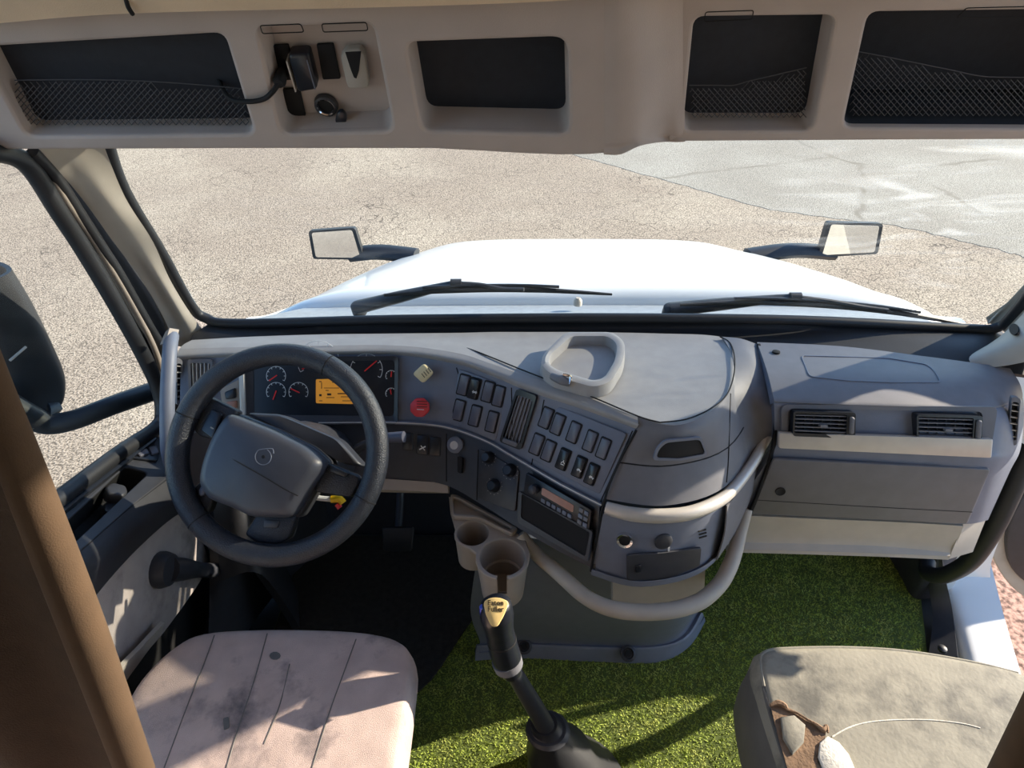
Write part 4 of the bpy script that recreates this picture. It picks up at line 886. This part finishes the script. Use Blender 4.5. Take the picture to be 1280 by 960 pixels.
# ================================================================== SEATS
class Cushion:
    def __init__(s, outl, z0, z1, m, parent, crown=.008, bulge=1.02, edge=.05):
        C = cr([V((x, y, 0)) for x, y in outl], 4, True); n = len(C); c = V((sum(p.x for p in C)/n, sum(p.y for p in C)/n, 0))
        prof = [(.97, z0), (bulge, (z0*.5+z1*.5)), (bulge, z1-edge), (1.0, z1-edge*.35), (.985, z1-edge*.12), (.955, z1-.001), (.9, z1), (.75, z1+crown*.4), (.5, z1+crown), (.25, z1+crown), (.02, z1+crown)]
        vs = [V((c.x+(p.x-c.x)*k, c.y+(p.y-c.y)*k, z)) for k, z in prof for p in C]
        fs = [(i*n+j, i*n+(j+1) % n, (i+1)*n+(j+1) % n, (i+1)*n+j) for i in range(len(prof)-1) for j in range(n)]+[tuple((len(prof)-1)*n+j for j in range(n)), tuple(reversed(range(n)))]
        s.ob = link('cushion', vs, fs, m, parent, angle=70); s.bvh = BVHTree.FromPolygons(vs, fs)
    hit = Sheet.hit; plane = Sheet.plane
ds = thing('driver_seat', 'worn pinkish grey cloth driver seat with long seams, left of gear lever', 'seat', (-.46, .45, 0))
cu = Cushion([(-.74, .62), (-.73, .695), (-.695, .755), (-.65, .783), (-.55, .792), (-.42, .792), (-.31, .785), (-.24, .768), (-.208, .735), (-.2, .67), (-.2, .4), (-.2, .12), (-.23, .08), (-.46, .08), (-.71, .08), (-.74, .12), (-.74, .4)], .33, .49, 'fabric', ds)
for pts in ([(268, 794), (255, 830), (235, 880), (205, 960)], [(334, 792), (318, 850), (298, 910), (283, 960)], [(445, 799), (430, 840), (412, 890), (390, 960)], [(362, 830), (350, 880), (330, 930)]):
    tube('seam', [cu.hit(*p)+V((0, 0, .0001)) for p in pts], .0012, 'vinylside', ds, n=6)
pl = cu.plane(283, 905, 5); prism('stain', pl, rp([(279, 898), (286, 896), (287, 910), (280, 913)], 2), .0006, .0012, 'vinylside', ds)
pl = cu.plane(345, 821, 5); prism('stain', pl, circ(344, 820, 7, 5, 10), .0006, .0012, 'vinylside', ds)
box('seat_base', (-.46, .46, .2), (.44, .5, .28), 'black', ds, .03)
box('backrest', (-.47, .02, .86), (.50, .12, .8), 'fabric', ds, .05, axes=(V((1, 0, 0)), V((0, .98, .19)), V((0, -.19, .98))))

psx = thing('passenger_seat', 'grey passenger seat with torn left edge, beside the open door', 'seat', (.8, .45, 0))
pc_ = Cushion([(.484, .56), (.487, .65), (.496, .71), (.512, .733), (.56, .741), (.68, .743), (.8, .735), (.92, .712), (1.01, .685), (1.06, .62), (1.07, .4), (1.07, .12), (1.04, .08), (.78, .08), (.51, .08), (.484, .12), (.484, .35)], .28, .50, 'vinyl', psx, .006, 1.03, .03)
box('seat_base', (.78, .46, .2), (.44, .5, .28), 'black', psx, .03)
box('backrest', (.82, .02, .86), (.50, .12, .8), 'vinyl', psx, .05, axes=(V((1, 0, 0)), V((0, .98, .19)), V((0, -.19, .98))))
tube('stitching', [pc_.hit(*p)+V((0, 0, .0003)) for p in [(1040, 921), (1060, 910), (1085, 903), (1120, 900), (1160, 900), (1200, 904), (1225, 910)]], .0013, 'foam', psx, n=6)
tube('piping', [V((x, y, .491)) for x, y in ((.503, .722), (.489, .65), (.485, .56), (.484, .42), (.484, .25))], .0045, 'vinylside', psx, n=8)
tube('front_piping', [V((x, y, .493)) for x, y in ((.49, .66), (.499, .712), (.516, .733), (.56, .740), (.68, .742), (.8, .734), (.92, .711), (1.0, .687))], .004, 'vinyl', psx, n=8)
Sheet('side_panel', [[V((x-.012-b, y, z)) for x, y in ((.502, .722), (.490, .65), (.486, .56), (.485, .42), (.485, .25))] for z, b in ((.482, -.008), (.45, .0), (.38, .006), (.28, -.0))], 'vinylside', psx, th=.006)
pl = pc_.plane(1000, 925, 10)
prism('torn_patch', pl, [(963, 884), (975, 880), (990, 888), (1010, 900), (1032, 915), (1030, 930), (1022, 945), (1020, 965), (985, 965), (972, 920)], .0012, .003, 'rip', psx, smooth=False)
prism('exposed_foam', pl, [(1024, 930), (1034, 922), (1048, 930), (1060, 945), (1070, 968), (1030, 968), (1022, 948)], .002, .007, 'foam', psx, bev=.002)
prism('torn_flap', pl, [(975, 898), (992, 896), (1006, 908), (1004, 930), (990, 945), (978, 925)], .003, .008, 'vinyl', psx, bev=.003)
tube('frayed_edge', [pl.at(x, y, .006) for x, y in [(962, 884), (972, 881), (980, 884), (984, 889), (995, 893), (1008, 901), (1020, 908), (1028, 914), (1032, 910), (1034, 918)]], [.003, .006, .005, .003, .002, .002, .003, .005, .004, .002], 'rip', psx, n=7)

# ================================================================== CURTAINS
def curtain(label, edge, sgn, Y, folds, rise):
    E = [at(x, y, Y=yy) for x, y, yy in edge]
    o = thing('curtain', label, 'curtain', E[-1]-V((0, 0, .1)), 'sleeper curtains')
    d0 = (E[0]-E[1]).normalized()
    P = [E[0]+d0*rise, E[0]+d0*rise*.4]+E+[E[-1]+(E[-1]-E[-2]).normalized()*.3]
    tube('lit_edge', [p+V((sgn*.013, 0, 0)) for p in P], [.007, .008, .009, .011, .013, .014, .014][:len(P)], mat('tan curtain hem', (78, 60, 42), .9, .1, 40, .04, 900), o, n=14, res=4)  # lighter colour stands for light caught along the curtain edge
    Sheet('cloth', [[p+V((sgn*(.016+.045*k), .004 if k % 2 else -.010, 0)) for k in range(folds)] for p in P], 'curtain', o, ru=5, rv=4, th=.006)
curtain('dark brown curtain hanging close at the left, behind the driver seat', [(0, 428, .25), (62, 600, .25), (130, 790, .25), (188, 962, .25)], -1, .25, 7, .5)
curtain('brown curtain edge at the lower right corner, over the passenger seat', [(1330, 760, .27), (1286, 862, .27), (1243, 958, .27), (1225, 1000, .27)], 1, .27, 5, .3)

# ================================================================== OVERHEAD HEADER
HD = thing('overhead_console', 'warm grey overhead storage header with five open bins above the windshield', 'overhead console', (.2, 1.12, 1.38))
hA = Plane(at(400, 180, Y=1.12), (at(700, 180, Y=1.12)-at(300, 180, Y=1.12)).cross(at(400, 12, Y=1.03)-at(400, 180, Y=1.12)))
hB = Plane(at(1050, 172, Y=1.18), (at(1250, 172, Y=1.18)-at(950, 172, Y=1.18)).cross(at(1050, 12, Y=1.09)-at(1050, 172, Y=1.18)))
bin1 = rp([(-26, 60), (280, 42), (318, 168), (34, 171)], 14, 5)
bin2 = rp([(322, 36), (466, 30), (492, 164), (352, 168)], 14, 5)
bin3 = rp([(508, 54), (700, 47), (710, 60), (712, 168), (528, 164)], 14, 5)
holed('front_panel', hA, [(-90, 28), (200, 10), (500, -2), (775, -14), (775, 190), (740, 194), (700, 195), (650, 193), (600, 190), (540, 187), (300, 187), (60, 188), (10, 188), (-60, 158)], [bin1, bin2, bin3], -.02, .0, 'header', HD, .006)
bin4 = rp([(868, 22), (1044, 20), (1016, 164), (854, 164)], 14, 5)
bin5 = rp([(1086, 16), (1400, 12), (1420, 162), (1054, 160)], 14, 5)
holed('front_panel', hB, [(835, -22), (1460, -26), (1460, 175), (1150, 176), (1000, 177), (835, 178)], [bin4, bin5], -.02, .0, 'header', HD, .006)
# rolled lower lips and underside
def lip(pl, pts, drop, name='lower_lip'):
    C = [pl.at(x, y+d-2, -.012) for x, y, d in pts]
    E = [c+V((0, .04, -.002)) for c in C]; F = [c+V((0, .14, .02)) for c in C]
    Sheet(name, [C, E, F], 'header', HD, th=.006)
lip(hA, [(-70, 160, 20), (-10, 176, 10), (60, 178, 9), (300, 178, 9), (540, 178, 9), (600, 179, 11), (680, 182, 13), (730, 183, 13), (768, 180, 13)], 0)
lip(hB, [(800, 170, 10), (860, 170, 9), (1000, 169, 9), (1150, 168, 9), (1460, 167, 9)], 0)
# step between the two halves
Sheet('center_fold', [[hA.at(755, y, .0), hA.at(775, y, .005*(y < 180)), hA.at(800, y2, -.004*(y < 180)), hB.at(826, y3, .018*(y < 150)+.008*(150 < y < 180)), hB.at(846, y3, .004*(y < 180)), hB.at(856, y3, -.001)] for y, y2, y3 in ((-40, -40, -40), (60, 60, 60), (120, 120, 120), (170, 164, 160), (184, 176, 171), (193, 182, 177.5))]+[[p+V((0, .06, .0)) for p in (hA.at(755, 192), hA.at(775, 189), hA.at(800, 180), hB.at(826, 174), hB.at(846, 174), hB.at(856, 174))]], 'header', HD, th=.012)
def binbox(pl, hole, depth, mside, mback, k=.93, dz=.0):
    pts = [pl.at(*p, -.012) for p in hole]; n = len(pts)
    c = sum(pts, V((0, 0, 0)))/n
    back = [c+(p-c)*k-pl.n*depth+V((0, 0, dz)) for p in pts]
    b = link('bin_wall', pts+back, [(i, (i+1) % n, n+(i+1) % n, n+i) for i in range(n)], mside, HD, angle=50)
    p2 = [c+(p-c)*k-pl.n*(depth-.001)+V((0, 0, dz)) for p in pts]; p3 = [p-pl.n*.004 for p in p2]
    link('bin_back', p2+p3, [tuple(range(n)), tuple(reversed(range(n, 2*n)))]+[(i, i+n, (i+1) % n+n, (i+1) % n) for i in range(n)], mback, HD, smooth=False)
binbox(hA, bin1, .03, 'header', 'navy', .985); binbox(hA, bin3, .05, 'header', 'navy', .965); binbox(hB, bin4, .035, 'header', 'navy', .97); binbox(hB, bin5, .09, 'navy', 'navy')
binbox(hA, bin2, .035, 'header', 'header', .93)
def net(pl, poly, step, top, h=-.02):
    """knotted elastic net: diagonal cords clipped between a sagging top cord and the bin floor"""
    x0, x1, y1 = poly; vs, fs = [], []
    def cord(a, b):
        A, B = pl.at(*a, h), pl.at(*b, h); d = (B-A).normalized(); s = pl.n.cross(d)*.0007; e = pl.n*.0007
        k = len(vs); vs.extend([A+s, A+e, A-s, A-e, B+s, B+e, B-s, B-e]); fs.extend([(k+i, k+(i+1) % 4, k+4+(i+1) % 4, k+4+i) for i in range(4)])
    for sg in (1, -1):
        x = x0-140
        while x < x1+140:
            seg = []
            for i in range(30):
                yy = y1-i*4.5; xx = x+sg*(i*4.5)*.9
                if x0 < xx < x1 and yy > top(xx): seg.append((xx, yy))
            if len(seg) > 1: 
                for a, b in zip(seg[:-1:2], seg[2::2] or seg[1:]): cord(a, b)
            x += step
    link('cargo_net', vs, fs, 'net', HD, smooth=False)
    tube('net_cord', [pl.at(x, max(top(x), 0), h) for x in [x0+(x1-x0)*i/8 for i in range(9)]], .0009, 'net', HD, n=5)
net(hA, (12, 310, 166), 8, lambda x: 110+18*math.sin((x-10)/300*3.1)*-.3+ (x/312)*12)
net(hB, (864, 1012, 156), 7, lambda x: 128-34*(x-864)/148 if x > 930 else 116)
net(hB, (1066, 1400, 154), 8, lambda x: 72+34*min(1, max(0, (x-1070)/170)))
# latch tabs
for pl_, q in ((hB, [(882, 15), (942, 13), (940, 24), (880, 27)]), (hB, [(1208, 10), (1290, 8), (1290, 22), (1196, 22)]), (hA, [(325, 32), (376, 30), (380, 40), (328, 42)]), (hA, [(402, 30), (458, 28), (460, 38), (404, 40)])):
    tube('latch_tab', [pl_.at(*p, .0002) for p in rp(q, 3)], .0008, 'hole', HD, n=5, res=1, closed=True)
# accessory panel in bin two
pb = hA.off(-.044)
for q in ([(336, 56), (361, 54), (370, 98), (348, 99)], [(396, 54), (417, 53), (426, 97), (404, 98)], [(353, 110), (375, 109), (384, 150), (364, 151)]):
    prism('blank_plate', pb, rp(q, 2), .0, .004, 'hole', HD, bev=.001)
tr_ = thing('toll_transponder', 'black toll box with bright side edges clipped in the header panel', 'electronic device', pb.at(380, 80, .003))
prism('body', pb, rp([(363, 56), (389, 54), (400, 100), (376, 104)], 5), .004, .026, 'gloss', tr_, bev=.005)
bar('edge_strip', pb, (362, 64), (373, 102), .0018, .006, .027, 'silver', tr_); bar('edge_strip', pb, (387, 62), (397, 99), .0016, .006, .027, 'dark', tr_)
ck = thing('hook_clip', 'small beige hook clip with pointed slot on the header panel', 'hook', pb.at(446, 80, .003))
prism('plate', pb, rp([(427, 64), (434, 56), (452, 55), (457, 62), (463, 98), (460, 104), (438, 105), (435, 100)], 4), .0, .014, 'light', ck, bev=.003)
prism('slot', pb, [(433, 58), (453, 57), (450, 82), (447, 91), (444, 90), (440, 80)], .014, .0148, 'hole', ck)
sk_ = thing('power_socket', 'round black socket ring in the header panel beside a hanging key', 'socket', pb.at(408, 130, .001))
lathe('ring', pb.at(408, 130), pb.n, [(.0125, .001), (.0125, .006), (.0145, .010), (.0185, .008), (.020, .0)], 'black', sk_, n=22, cap=False)
lathe('chrome_ring', pb.at(408, 130, .0085), pb.n, [(.013, 0), (.0145, .0022), (.0155, .0)], 'chrome', sk_, n=22, cap=False)
lathe('hole', pb.at(408, 130), pb.n, [(.013, .0), (.013, .004), (0, .004)], 'hole', sk_, n=18, cap=False)
ky = thing('key', 'dark key with bright curved edge hanging beside the header socket', 'key', pb.at(430, 148, .006))
prism('head', pb, circ(428, 141, 7, 11, 14), .012, .020, 'gloss', ky, bev=.002)
prism('blade', pb, rp([(420, 148), (438, 146), (440, 158), (434, 163), (424, 160)], 3), .014, .020, 'black', ky, bev=.002)
tube('ring', [pb.at(429, 146, .0215), pb.at(431, 154, .022), pb.at(436, 162, .0215)], .0016, 'chrome', ky, n=6)
cbl = tube('cable', [hA.at(262, 121, -.05), hA.at(285, 125, -.006), hA.at(310, 124, .006), hA.at(330, 121, .006), hA.at(342, 112, .004), hA.at(350, 104, -.012)], [.004]*6, 'hole', None, n=8)
tag(cbl, 'black cable looped from left bin into the header accessory panel', 'cable')
lathe('plug', hA.at(348, 106, -.012), hA.n, [(.009, -.02), (.010, .004), (.007, .010), (0, .010)], 'hole', cbl, n=14, cap=False)
